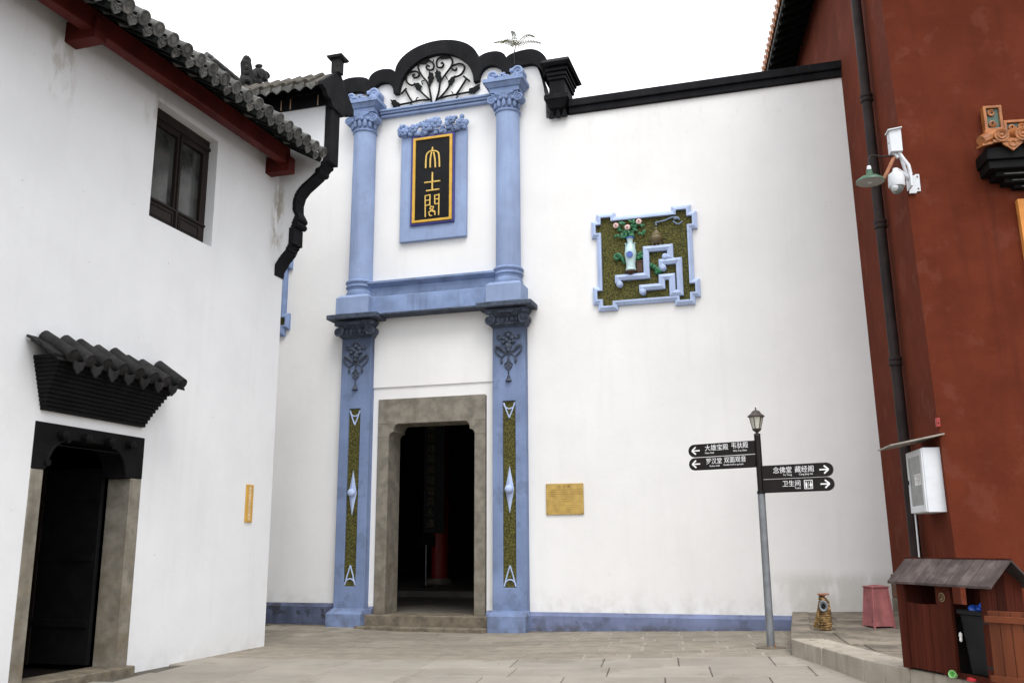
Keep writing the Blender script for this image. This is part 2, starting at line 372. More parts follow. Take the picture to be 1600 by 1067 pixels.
while v < 1.4:
    h = .40 if k % 2 else .46; u = -10.9 + (k % 2) * .3
    while u < -.9:
        L = random.uniform(.75, 1.25) if u < -5.2 else random.uniform(.50, .62)
        x, y = rw(u + L / 2, v + h / 2)
        g = .007 if u < -5.2 else .022
        if y < .15: slab('paving_stone', u + g, u + L - g, v + g * 1.5, v + h - g * 1.5, .001, 'paving_brick', paving, gz, .005)
        u += L
    v += h; k += 1
mp_ = [rw(-11.5, V0 + .004), rw(-.6, V0 + .004), rw(-.6, 2.3), rw(-11.5, 2.3)]
mb = MB()
for i in range(24):
    for j in range(12):
        def pt(a, b):
            x, y = rw(-11.2 + 10.4 * a / 24, V0 + .004 + 5.2 * b / 12); return (x, y, gz(x, y) - .0045)
        mb.add([pt(i, j), pt(i + 1, j), pt(i + 1, j + 1), pt(i, j + 1)], [(0, 1, 2, 3)])
B('mortar_bed', mb, 'mortar', paving, kind='structure')
fl = MB().box(-4.78, -.25, -.22, -.02, -.1, .02).box(-10, -8.66, -.3, -.02, -.1, .055)
B('wall_foot_strip', fl, 'step_stone', paving)

# raised terrace by the red building
def pz(x, y): return .30 + .11 * sm(-4.8, -.3, y) + .035 * max(0, x) * sm(-3, 0, y)
KC = [(-.20, -.02), (-.20, -1.3), (-.205, -2.6), (-.20, -3.72), (-.02, -4.18), (.16, -4.62), (.36, -5.15), (.56, -5.70), (.74, -6.05), (.95, -6.42), (1.22, -6.90), (1.5, -7.45), (1.75, -8.1), (1.95, -8.9), (2.1, -9.8), (2.2, -11)]
terrace = E('terrace', '', '', (0, 0, 0)); del terrace['label'], terrace['category']; terrace['kind'] = 'structure'
def koff(i, d):
    a = Vector(KC[max(0, i - 1)]); b = Vector(KC[min(len(KC) - 1, i + 1)]); t = (b - a).normalized(); n = Vector((-t.y, t.x)); return Vector(KC[i]) + n * d
mb = MB(); inner = [koff(i, .03) for i in range(len(KC))]
poly = [(p.x, p.y) for p in inner] + [(9, -11), (9, .1)]
vs = []; xs = lin(-.2, 9, 40)
# terrace surface as strips
N_ = 34; ysq = lin(-11, 0.1, N_)
def edge_x(y):
    for i in range(len(KC) - 1):
        (x0, y0), (x1, y1) = KC[i], KC[i + 1]
        if y1 <= y <= y0: return x0 + (x1 - x0) * (y0 - y) / (y0 - y1) + .04
    return KC[0][0] + .04
for j in range(N_):
    ya, yb = ysq[j], ysq[j + 1]
    ea, eb = edge_x(ya), edge_x(yb)
    for i in range(8):
        def q(e, y, t): x = e + (9 - e) * t; return (x, y, pz(x, y) - .012)
        mb.add([q(ea, ya, i / 8), q(ea, ya, (i + 1) / 8), q(eb, yb, (i + 1) / 8), q(eb, yb, i / 8)], [(0, 1, 2, 3)])
B('terrace_bed', mb, 'old_slab', terrace, kind='structure')
for i in range(len(KC) - 1):
    wd = .26 if i < 3 else .44
    a, b = Vector(KC[i]), Vector(KC[i + 1]); ai, bi = koff(i, wd), koff(i + 1, wd)
    if i == 2: bi = koff(3, .34)
    d = (b - a).normalized() * .003; a = a + d; b = b - d; ai = ai + d; bi = bi - d
    def Z(p): return pz(p.x, p.y) + .004
    mb = MB().hexa([(a.x - .008, a.y, -.1), (b.x - .008, b.y, -.1), (bi.x, bi.y, -.1), (ai.x, ai.y, -.1), (a.x, a.y, Z(a)), (b.x, b.y, Z(b)), (bi.x, bi.y, Z(bi)), (ai.x, ai.y, Z(ai))])
    B('kerb_stone', mb, 'kerb' if i >= 3 else 'old_slab', terrace, bev=.012)
vv = -6.6; k = 0
while vv < -.05:
    h = random.uniform(.5, .75); u = -1.5 + random.uniform(0, .4)
    while u < 1.6:
        L = random.uniform(.7, 1.3); x, y = rw(u + L / 2, vv + h / 2)
        xe, ye = rw(u, vv)
        if xe > edge_x(ye) + (.18 if ye > -3.5 else .36) and x < 2.6 and y < -.05:
            slab('terrace_slab', u + .006, u + L - .006, vv + .006, vv + h - .006, .002, 'old_slab', terrace, pz, .006, .012, .003)
        u += L
    vv += h

# ================================================================= TEMPLE HALL (main white wall)
hall = E('temple_hall', 'long white temple hall front with blue pilasters, black scalloped coping and dark doorway', 'building', (AX, 0, 0))
mb = MB().wall('x', -14, 1.55, -.1, 9.9, 0, .55, [(-7.82, -5.58, -1, 4.34)])
gin = [(AX + .83, 10.95)] ; gable = []
hh = qarc((AX + 2.36, 9.9), (AX + 2.03, 11.2), (AX + 1.5, 11.1)) + qarc((AX + 1.5, 11.1), (AX + 1.2, 11.3), (AX + .88, 11.1)) + qarc((AX + .88, 11.1), (AX, 11.8), (AX - .88, 11.1)) + \
    qarc((AX - .88, 11.1), (AX - 1.2, 11.3), (AX - 1.5, 11.1)) + qarc((AX - 1.5, 11.1), (AX - 2.03, 11.2), (AX - 2.36, 9.9))
mb.prism(hh, 'y', 0, .55)
B('wall', mb, 'white_plaster', hall, weld=False)
B('raised_panel', MB().wall('x', AX - 1.285, AX + 1.285, 4.595, 6.1, -.028, .02), 'white_plaster', hall, bev=.006)
# scalloped coping
outer = qarc((AX + 2.45, 10.95), (AX + 2.0, 11.44), (AX + 1.55, 11.31)) + qarc((AX + 1.55, 11.31), (AX + 1.24, 11.52), (AX + .94, 11.40)) + \
    qarc((AX + .94, 11.40), (AX, 11.98), (AX - .94, 11.40), 14) + qarc((AX - .94, 11.40), (AX - 1.24, 11.52), (AX - 1.55, 11.31)) + qarc((AX - 1.55, 11.31), (AX - 2.0, 11.44), (AX - 2.45, 10.95))
def inn(p0, top, p1, n=9): return qarc(p0, top, p1, n)
inner = inn((AX + 2.34, 10.72), (AX + 2.05, 11.10), (AX + 1.60, 10.98)) + [(AX + 1.53, 10.95)] + inn((AX + 1.46, 10.98), (AX + 1.19, 11.21), (AX + .96, 10.91)) + \
    inn((AX + .84, 10.89), (AX, 11.67), (AX - .84, 10.89), 14) + inn((AX - .96, 10.91), (AX - 1.19, 11.21), (AX - 1.46, 10.98)) + [(AX - 1.53, 10.95)] + inn((AX - 1.60, 10.98), (AX - 2.05, 11.10), (AX - 2.34, 10.72))
B('arched_coping', MB().prism(outer + inner[::-1], 'y', -.11, .66), 'black_paint', hall, bev=.065)
def coping(x0, x1):
    mb = MB().box(x0, x1, -.06, .62, 9.90, 10.04).box(x0, x1, -.11, .66, 10.04, 10.20).frust(x0, x1, -.08, .63, 10.20, x0, x1, .2, .34, 10.33)
    return B('wall_coping', mb, 'black_paint', hall, bev=.015)
coping(-3.84, 1.36); coping(-14, -9.54)
def finial(cx):
    mb = MB()
    mb.frust(cx - .16, cx + .16, -.20, .6, 10.02, cx - .26, cx + .26, -.32, .72, 10.17).box(cx - .28, cx + .28, -.34, .74, 10.17, 10.27)
    mb.frust(cx - .19, cx + .19, -.24, .64, 10.27, cx - .17, cx + .17, -.22, .62, 10.62)
    mb.box(cx - .21, cx + .21, -.26, .66, 10.62, 10.68).box(cx - .23, cx + .23, -.28, .68, 10.70, 10.77).box(cx - .26, cx + .26, -.31, .71, 10.79, 10.86)
    mb.frust(cx - .31, cx + .31, -.38, .78, 10.88, cx - .36, cx + .36, -.44, .84, 10.93).frust(cx - .36, cx + .36, -.44, .84, 10.93, cx - .30, cx + .30, -.3, .7, 11.06)
    for k in (-.09, 0, .09): mb.box(cx + k - .022, cx + k + .022, -.235, -.215, 10.33, 10.58)
    mb.v = [(cx + (x - cx) * .88, .2 + (y - .2) * .88, z) for x, y, z in mb.v]
    f = B('coping_pier', mb, 'black_paint', hall, bev=.012)
    for k in (-.13, 0, .13):
        p = MB().prism([(cx + k - .012, 10.03), (cx + k + .012, 10.03), (cx + k + .06, 9.84), (cx + k - .06, 9.84)], 'y', -.11, -.06)
        B('pendant', p, 'black_paint', f)
    return f
finial(-4.05); finial(2 * AX + 4.05)
# blue skirting
def skirt(x0, x1, h, z0=-.1, m='blue_base'):
    B('skirting', MB().frust(x0, x1, -.13, .02, z0, x0, x1, -.125, .02, h - .06).frust(x0, x1, -.125, .02, h - .06, x0, x1, -.03, .02, h + .0), m, hall, bev=.008)
skirt(-4.73, -.18, .345); skirt(-14, -8.64, .45, m='blue_base_grime_shade'); skirt(-7.93, -7.84, .40); skirt(-5.56, -5.44, .36)
# stone doorway
zt = 3.86; xl, xr = -7.60, -5.82
op = [(xr, .26), (xr, zt - .26)]
op += [(xr - .085 * (1 - cos(t)), zt - .26 + .10 * sin(t)) for t in lin(0, pi / 2, 5)][1:]
op += [(xr - .10, zt - .15)]
op += [(xr - .10 - .10 * (1 - cos(t)), zt - .13 + .13 * sin(t)) for t in lin(0, pi / 2, 6)]
half = op
op = half + [(xl + xr - x, z) for x, z in half[::-1]]
def frame_poly(zlo): return [(-7.84, zlo), (-7.84, 4.36), (-5.60, 4.36), (-5.60, zlo)]
doorway = B('door_frame', MB().prism([(xr, .26), (-5.60, .26), (-5.60, 4.36), (-7.84, 4.36), (-7.84, .26), (xl, .26)] + [(xl + xr - x, z) for x, z in half[1:]] + half[:0:-1], 'y', -.025, .55), 'door_stone', hall, bev=.01)
# joints of the lintel stones
jm = MB().box(-5.82, -5.598, -.0285, -.02, 3.865, 3.873).box(-7.842, -7.62, -.0285, -.02, 3.865, 3.873).box(-5.82, -5.598, -.0285, -.02, 3.60, 3.606).box(-7.842, -7.60, -.0285, -.02, 3.60, 3.606)
B('stone_joint', jm, 'ground_soil', doorway)
B('threshold', MB().box(-7.95, -5.46, -.22, .60, .06, .262), 'step_stone', hall, bev=.02)
B('door_step', MB().box(-8.0, -5.43, -.52, -.05, -.06, .075), 'step_stone', hall, bev=.02)
# pilasters (build the right one, copy to the left)
PX = AX + 1.6
px0, px1, pd = PX - .325, PX + .325, -.18
pil = B('pilaster', MB().wall('x', px0, px1, .35, 5.66, pd, .01, [(PX - .125, PX + .125, .77, 4.18)]), 'blue_lower', hall, bev=.01, pivot=(PX, 0, 0))
B('inset_panel', MB().wall('x', PX - .126, PX + .126, .765, 4.185, pd + .035, -.01), 'gold_gravel', pil)
oy = pd + .028
for (z0, z1, sg) in ((4.15, 3.86, -1), (.79, 1.16, 1)):
    orn = MB(); apex = (PX, oy, z1)
    for s_ in (-1, 1): orn.tube([(PX + s_ * .11, oy, z0), (PX + s_ * .06, oy, (z0 + z1) / 2), apex], .014, 6)
    orn.tube([(PX + .11 * cos(t), oy, z0 + sg * .12 * sin(t)) for t in lin(0, pi, 10)], .014, 6)
    B('inlay_arrow', orn, 'blue_pale', pil)
orn = MB()
orn.add([(PX, oy, 2.97), (PX + .085, oy, 2.53), (PX, oy, 2.09), (PX - .085, oy, 2.53), (PX, oy - .05, 2.53)], [(0, 1, 4), (1, 2, 4), (2, 3, 4), (3, 0, 4)])
orn.ell((PX, oy - .05, 2.53), (.082, .075, .082), 14, 8)
B('inlay_diamond', orn, 'blue_pale', pil)
B('plinth', MB().box(PX - .36, PX + .36, -.42, .01, -.06, .28).frust(PX - .36, PX + .36, -.42, .01, .28, PX - .33, PX + .33, -.2, .01, .37), 'blue_lower', pil, bev=.015)
# ionic capital of the pilaster
cp = MB()
cp.frust(PX - .33, PX + .33, -.20, .01, 5.61, PX - .37, PX + .37, -.24, .01, 5.66).box(PX - .31, PX + .31, -.24, .01, 5.66, 5.80)
cp.frust(PX - .32, PX + .32, -.26, .01, 5.80, PX - .42, PX + .42, -.40, .01, 5.925)
for s_ in (-1, 1):
    c = (PX + s_ * .345, 5.735)
    cp.lathe([(.0, 0), (.085, 0), (.085, .24), (0, .24)], n=16)
    n_ = 16 * 4
    mtx = Matrix.Translation((c[0], -.07, c[1])) @ Matrix.Rotation(RAD(90), 4, 'X')
    cp.v[-n_:] = [tuple(mtx @ Vector(v)) for v in cp.v[-n_:]]
    cp.spiral(c, .105, .012, 2.2, -.315, .022, start=pi / 2, sgn=s_)
    cp.ell((c[0], -.33, c[1]), (.022, .02, .022), 8, 5)
    cp.ell((PX + s_ * .36, -.33, 5.875), (.075, .06, .04), 10, 6)
for k in (-2, -1, 0, 1, 2): cp.ell((PX + k * .095, -.25, 5.735), (.043 if k % 2 else .028, .045, .062), 10, 6)
for k in range(5): cp.ell((PX + (k - 2) * .06, -.36, 5.875), (.05, .05, .03), 8, 5)
cp.tube([(PX - .30, -.25, 5.665), (PX + .30, -.25, 5.665)], .016, 8)
B('capital', cp, 'slate_dark', pil)
# cartouche with fruit
ct = MB(); y0 = pd - .012
def T(pts, r, yy=y0, n=6): ct.tube([(PX + x, yy, z) for x, z in pts], r, n)
for s_ in (-1, 1):
    T([(0, 5.53), (s_ * .06, 5.50), (s_ * .11, 5.43), (s_ * .15, 5.39), (s_ * .20, 5.385), (s_ * .225, 5.42), (s_ * .20, 5.455), (s_ * .18, 5.435)], [.02, .02, .02, .02, .02, .018, .016, .012])
    T([(0, 5.09), (s_ * .09, 5.13), (s_ * .18, 5.22), (s_ * .24, 5.245), (s_ * .265, 5.19), (s_ * .25, 5.13), (s_ * .19, 5.07), (s_ * .14, 5.03)], [.016, .03, .045, .03, .018, .02, .02, .014])
    T([(0, 5.09), (s_ * .07, 5.07), (s_ * .13, 5.02), (s_ * .14, 4.98)], .016)
    ct.ell((PX + s_ * .14, y0, 4.94), (.028, .025, .05), 8, 5); ct.ell((PX + s_ * .14, y0, 4.995), (.02, .02, .02), 8, 5)
    T([(0, 5.0), (s_ * .03, 4.92), (s_ * .075, 4.88), (s_ * .06, 4.84)], .015)
    ct.ell((PX + s_ * .04, y0, 4.83), (.035, .025, .035), 8, 5)
for x, z, r in ((0, 5.44, .05), (-.085, 5.385, .048), (.075, 5.385, .048), (-.1, 5.31, .042), (.1, 5.31, .042), (-.03, 5.35, .045), (.03, 5.30, .045), (0, 5.23, .075), (0, 5.155, .05)):
    ct.ell((PX + x, y0 - .01, z), (r, .045, r), 10, 6)
T([(0, 5.1), (0, 4.77), (0, 4.66)], [.018, .012, .012]); ct.ell((PX, y0, 4.87), (.04, .03, .04), 8, 5); ct.ell((PX, y0, 4.79), (.035, .025, .03), 8, 5)
ct.lathe([(.012, .12), (.03, .09), (.04, .04), (.065, .0), (.03, -.01), (0, -.03)], (PX, y0, 4.555), 12)
B('fruit_ornament', ct, 'slate_dark', pil)
pil2 = copytree(pil, (-3.2, 0, 0), hall)
# entablature between the columns
en = MB()
ex0, ex1 = AX - 1.62, AX + 1.62
en.frust(ex0, ex1, -.30, .01, 6.05, ex0, ex1, -.29, .01, 6.40).frust(ex0, ex1, -.29, .01, 6.40, ex0, ex1, -.17, .01, 6.45)
en.box(ex0, ex1, -.17, .01, 6.45, 6.63).frust(ex0, ex1, -.18, .01, 6.63, ex0, ex1, -.27, .01, 6.69).box(ex0, ex1, -.285, .01, 6.69, 6.74)
B('entablature', en, 'blue_grime_shade', hall, bev=.006)
B('entablature_lip', MB().box(AX - 1.15, AX + 1.15, -.34, .0, 6.01, 6.05), 'slate_dark', hall, bev=.008)
# columns
CX = AX + 1.585
def ring(prof): return MB().lathe(prof, (CX, -.12, 0), 32)
col = B('column', ring([(.245, 6.78), (.243, 7.6), (.24, 9.0), (.235, 10.07)]), 'blue_paint', hall, pivot=(CX, -.12, 0))
pb = MB().box(CX - .36, CX + .36, -.48, .01, 6.05, 6.39).frust(CX - .36, CX + .36, -.48, .01, 6.39, CX - .29, CX + .29, -.40, .01, 6.46)
B('pedestal', pb, 'blue_paint', col, bev=.012)
B('column_base', ring([(.27, 6.45), (.285, 6.50), (.27, 6.55), (.255, 6.58), (.262, 6.62), (.295, 6.65), (.275, 6.67), (.27, 6.71), (.30, 6.74), (.30, 6.765), (.252, 6.80)]), 'blue_grime_shade', col)
B('bearing_slab', MB().box(CX - .55, CX + .55, -.50, .005, 5.955, 6.05), 'slate_dark', col, bev=.012)
cb = MB().lathe([(.235, 10.02), (.262, 10.045), (.262, 10.075), (.24, 10.09), (.245, 10.2), (.27, 10.3), (.31, 10.40), (.31, 10.43)], (CX, -.12, 0), 24)
for s_ in (-1, 1):
    c = (CX + s_ * .285, 10.305)
    cb.spiral(c, .10, .012, 2.1, -.34, .022, start=pi / 2, sgn=s_)
    st = len(cb.v); cb.lathe([(0, 0), (.09, 0), (.09, .22), (0, .22)], n=16)
    mtx = Matrix.Translation((c[0], -.11, c[1])) @ Matrix.Rotation(RAD(90), 4, 'X')
    cb.v[st:] = [tuple(mtx @ Vector(v)) for v in cb.v[st:]]
    cb.ell((c[0], -.345, c[1]), (.024, .02, .024), 8, 5)
    cb.tube([(CX + s_ * .02, -.38, 10.30), (CX + s_ * .09, -.39, 10.36), (CX + s_ * .2, -.37, 10.41)], .02, 6)
for k in range(-3, 4):
    a = -pi / 2 + k * .42; x, y = CX + .265 * cos(a), -.12 + .265 * sin(a)
    cb.ell((x, y, 10.19), (.045, .045, .09), 8, 5); cb.ell((CX + .30 * cos(a + .2), -.12 + .30 * sin(a + .2), 10.28), (.035, .035, .04), 8, 5)
cb.ell((CX, -.40, 10.30), (.03, .03, .05), 8, 5)
B('capital', cb, 'blue_grime_shade', col)
ab = MB().box(CX - .31, CX + .31, -.37, .01, 10.43, 10.53).frust(CX - .32, CX + .32, -.39, .01, 10.53, CX - .40, CX + .40, -.46, .01, 10.62).box(CX - .425, CX + .425, -.485, .01, 10.62, 10.70)
B('abacus', ab, 'blue_grime_shade', col, bev=.006)
so_ = MB()
def crescent(s_, x0, z0, R):
    so_.prism([(CX + x0 + R * cos(t) * 1.0, z0 + R * sin(t)) for t in lin(0, 2 * pi, 17)[:-1]], 'y', -.30, -.04)
    so_.spiral((CX + x0, z0), R, .02, 1.4, -.30, .03, start=pi if s_ > 0 else 0, sgn=-s_)
crescent(1, .27, 10.87, .115); crescent(-1, -.28, 10.84, .10)
so_.tube([(CX - .36, -.26, 10.82), (CX - .25, -.28, 10.74), (CX, -.30, 10.72), (CX + .22, -.28, 10.75), (CX + .37, -.26, 10.86)], [.04, .06, .05, .06, .05], 8)
so_.ell((CX + .14, -.30, 10.90), (.05, .045, .05), 8, 5)
for k in range(6):
    a = k * pi / 3; so_.ell((CX - .05 + .055 * cos(a), -.32, 10.80 + .055 * sin(a)), (.038, .03, .038), 8, 5)
so_.tube([(CX - .05 + .03 * cos(t), -.355, 10.80 + .03 * sin(t)) for t in lin(0, 2 * pi, 10)[:-1]], .012, 6, close=True)
for x, z in ((-.2, 10.83), (-.15, 10.76), (-.22, 10.75), (.05, 10.80), (.1, 10.76), (.18, 10.79), (.06, 10.74)): so_.ell((CX + x, -.30, z), (.06, .04, .03), 8, 5, Matrix.Rotation(random.uniform(-.6, .6), 3, 'Y'))
B('scroll_ornament', so_, 'blue_paint', col)
copytree(col, (-3.17, 0, 0), hall)
B('cornice', MB().box(AX - 1.25, AX + 1.25, -.10, .01, 10.395, 10.44).box(AX - 1.25, AX + 1.25, -.14, .01, 10.455, 10.50).box(AX - 1.25, AX + 1.25, -.075, .01, 10.44, 10.455).box(AX - 1.25, AX + 1.25, -.18, .01, 10.50, 10.54), 'blue_paint', hall, bev=.004)
# vine ornament under the big arch
VINE = [('t', [(-6.78, 10.54), (-6.83, 10.86), (-6.89, 11.07), (-7.01, 11.24), (-7.1, 11.42), (-7.1, 11.53), (-7.04, 11.6), (-6.92, 11.61), (-6.82, 11.55), (-6.75, 11.46), (-6.77, 11.36), (-6.87, 11.36), (-6.92, 11.42), (-6.9, 11.47), (-6.85, 11.44)]), ('t', [(-6.72, 10.54), (-6.63, 10.83), (-6.6, 11.04), (-6.49, 11.19), (-6.38, 11.33), (-6.33, 11.44), (-6.36, 11.55), (-6.45, 11.61), (-6.54, 11.62), (-6.66, 11.58), (-6.69, 11.48), (-6.66, 11.39), (-6.57, 11.37), (-6.53, 11.42), (-6.56, 11.48), (-6.59, 11.46)]), ('t', [(-6.82, 10.66), (-6.96, 10.8), (-7.07, 10.93)]), ('t', [(-7.17, 11.08), (-7.26, 11.07), (-7.36, 11.16), (-7.38, 11.28), (-7.33, 11.36), (-7.18, 11.38), (-7.08, 11.31), (-7.11, 11.24), (-7.19, 11.23), (-7.23, 11.3), (-7.18, 11.3)]), ('t', [(-6.66, 10.64), (-6.52, 10.76), (-6.42, 10.88), (-6.38, 10.97)]), ('t', [(-6.28, 11.1), (-6.15, 11.13), (-6.07, 11.23), (-6.07, 11.33), (-6.17, 11.39), (-6.28, 11.38), (-6.36, 11.35), (-6.31, 11.27), (-6.25, 11.26), (-6.24, 11.3)]), ('t', [(-6.82, 10.67), (-7.08, 10.69), (-7.28, 10.67), (-7.55, 10.66)]), ('t', [(-7.23, 10.69), (-7.3, 10.8), (-7.37, 10.94), (-7.41, 11.0)]), ('t', [(-7.49, 10.9), (-7.37, 11.02)]), ('t', [(-6.69, 10.65), (-6.47, 10.69), (-6.24, 10.7), (-5.94, 10.71)]), ('t', [(-6.24, 10.7), (-6.15, 10.82), (-6.07, 10.94), (-6.02, 11.01)]), ('t', [(-6.08, 11.09), (-5.94, 10.95)]), ('s', [(-7.15, 10.69), (-7.13, 10.75), (-7.09, 10.76)]), ('s', [(-7.25, 10.68), (-7.26, 10.63), (-7.22, 10.6)]), ('s', [(-6.31, 10.7), (-6.32, 10.75), (-6.35, 10.78)]), ('s', [(-6.24, 10.69), (-6.21, 10.65), (-6.25, 10.61)]), ('s', [(-6.96, 11.13), (-7.02, 11.12), (-7.0, 11.05)]), ('s', [(-6.49, 11.17), (-6.45, 11.1), (-6.44, 11.07)]), ('s', [(-6.77, 11.51), (-6.76, 11.58)]), ('s', [(-6.68, 11.52), (-6.67, 11.59)])]
LEAF = [[(-6.84, 11.31), (-6.77, 11.25), (-6.75, 11.16), (-6.8, 11.07), (-6.84, 10.99), (-6.86, 11.1), (-6.88, 11.18)], [(-6.67, 11.33), (-6.6, 11.25), (-6.59, 11.15), (-6.61, 11.02), (-6.67, 11.08), (-6.71, 11.19), (-6.72, 11.27)], [(-7.19, 11.11), (-7.08, 11.08), (-7.03, 11.01), (-7.06, 10.91), (-7.14, 10.96), (-7.17, 11.03)], [(-6.42, 11.03), (-6.33, 11.11), (-6.27, 11.12), (-6.3, 11.01), (-6.36, 10.93), (-6.41, 10.96)], [(-7.72, 10.8), (-7.61, 10.77), (-7.52, 10.68), (-7.54, 10.63), (-7.66, 10.63), (-7.7, 10.71)], [(-5.98, 10.71), (-5.93, 10.78), (-5.73, 10.84), (-5.74, 10.75), (-5.86, 10.67), (-5.94, 10.69)], [(-7.08, 11.56), (-7.05, 11.6), (-6.97, 11.63), (-6.89, 11.62), (-6.9, 11.56), (-6.95, 11.52), (-7.03, 11.54)], [(-6.6, 11.62), (-6.53, 11.66), (-6.43, 11.64), (-6.41, 11.57), (-6.48, 11.57), (-6.58, 11.58)]]
def smooth_pts(p, k=4):
    o = []
    for i in range(len(p) - 1):
        a = p[max(0, i - 1)]; b = p[i]; c = p[i + 1]; d = p[min(len(p) - 1, i + 2)]
        for j in range(k):
            t = j / k
            o.append(tuple(.5 * (2 * b[q] + (c[q] - a[q]) * t + (2 * a[q] - 5 * b[q] + 4 * c[q] - d[q]) * t * t + (3 * b[q] - a[q] - 3 * c[q] + d[q]) * t ** 3) for q in range(2)))
    return o + [p[-1]]
vn = B('vine_ornament', (lambda mb: [mb.tube([(x, -.045, z) for x, z in smooth_pts(p)], .021 if k == 't' else .012, 6) for k, p in VINE] and mb)(MB()), 'iron_black', hall)
for lf in LEAF:
    n = len(lf); cx = sum(p[0] for p in lf) / n; cz = sum(p[1] for p in lf) / n; pts = []
    for i in range(n):       # serrated edge
        a, b = lf[i], lf[(i + 1) % n]
        for t in (0, .33, .66):
            x, z = a[0] + (b[0] - a[0]) * t, a[1] + (b[1] - a[1]) * t; s_ = 1.14 if t != .33 else .9
            pts.append((cx + (x - cx) * s_, cz + (z - cz) * s_))
    B('iron_leaf', MB().prism(pts, 'y', -.06, -.025), 'iron_black', vn)

# ------------- name board
board = E('name_board', 'black name board with three gold seal characters in pale blue frame over the doorway', 'sign', (AX, 0, 7.57))
BX = -6.715
B('surround', MB().wall('x', BX - .725, BX + .725, 7.57, 9.95, -.09, 0, [(BX - .44, BX + .44, 7.94, 9.80)]), 'blue_paint', board, bev=.012)
B('navy_frame', MB().wall('x', BX - .48, BX + .48, 7.885, 9.835, -.13, -.01, [(BX - .435, BX + .435, 7.93, 9.79)]), 'navy', board, bev=.006)
B('gold_frame', MB().wall('x', BX - .433, BX + .433, 7.932, 9.788, -.155, -.01, [(BX - .375, BX + .375, 7.985, 9.735)]), 'gold', board, bev=.008)
B('panel', MB().wall('x', BX - .378, BX + .378, 7.98, 9.74, -.125, -.02), 'black_lacquer', board)
SIGN = [[(-6.675, 9.546), (-6.688, 9.446)], [(-6.823, 9.1), (-6.815, 9.36), (-6.761, 9.447), (-6.673, 9.464), (-6.586, 9.441), (-6.536, 9.367), (-6.518, 9.09)], [(-6.696, 9.438), (-6.721, 9.29), (-6.723, 9.1)], [(-6.65, 9.432), (-6.622, 9.277), (-6.61, 9.09)],
        [(-6.672, 8.994), (-6.672, 8.605)], [(-6.847, 8.785), (-6.497, 8.785)], [(-6.803, 8.602), (-6.518, 8.608)],
        [(-6.825, 8.51), (-6.815, 8.039)], [(-6.825, 8.49), (-6.718, 8.512)], [(-6.718, 8.517), (-6.72, 8.27)], [(-6.817, 8.395), (-6.725, 8.398)], [(-6.816, 8.281), (-6.724, 8.299)], [(-6.522, 8.511), (-6.525, 8.05)], [(-6.617, 8.494), (-6.611, 8.294)], [(-6.61, 8.399), (-6.527, 8.404)], [(-6.608, 8.294), (-6.525, 8.304)], [(-6.617, 8.483), (-6.528, 8.489)], [(-6.686, 8.266), (-6.722, 8.199)], [(-6.694, 8.238), (-6.637, 8.246), (-6.67, 8.179), (-6.75, 8.131)], [(-6.722, 8.222), (-6.655, 8.149), (-6.598, 8.114)], [(-6.732, 8.115), (-6.72, 8.063), (-6.668, 8.057)], [(-6.721, 8.142), (-6.618, 8.153), (-6.605, 8.059)]]
for a, b in ((0, 4), (4, 7), (7, 99)):
    mb = MB()
    for st in SIGN[a:b]: mb.tube([(x - .04, -.135, z) for x, z in (smooth_pts(st) if len(st) > 2 else st)], .017 if a < 7 else .013, 8)
    B('seal_character', mb, 'gold_letter', board)
gr = MB()
for i in range(70):
    x = BX + random.uniform(-.74, .74); z = 10.0 + .02 * sin(x * 9) + random.uniform(-.15, .17) * (1 - .25 * abs(x - BX)); r = random.uniform(.035, .075)
    gr.ell((x, -.10 - random.uniform(0, .06), z), (r, .05, r), 8, 5)
    if i % 3 == 0: gr.tube([(x + .6 * r * cos(t), -.17, z + .6 * r * sin(t)) for t in lin(0, 2 * pi, 8)[:-1]], .012, 5, close=True)
for x, z, r in ((BX + .08, 10.07, .13), (BX - .12, 9.99, .10), (BX - .42, 10.0, .10), (BX + .42, 10.08, .09), (BX + .62, 9.99, .10), (BX - .64, 9.95, .09)):
    for k in range(7): gr.ell((x + r * .6 * cos(k * .9), -.17, z + r * .6 * sin(k * .9)), (r * .45, .05, r * .45), 8, 5)
    gr.ell((x, -.2, z), (r * .4, .05, r * .4), 8, 5)
B('flower_garland', gr, 'blue_grime_shade', board)

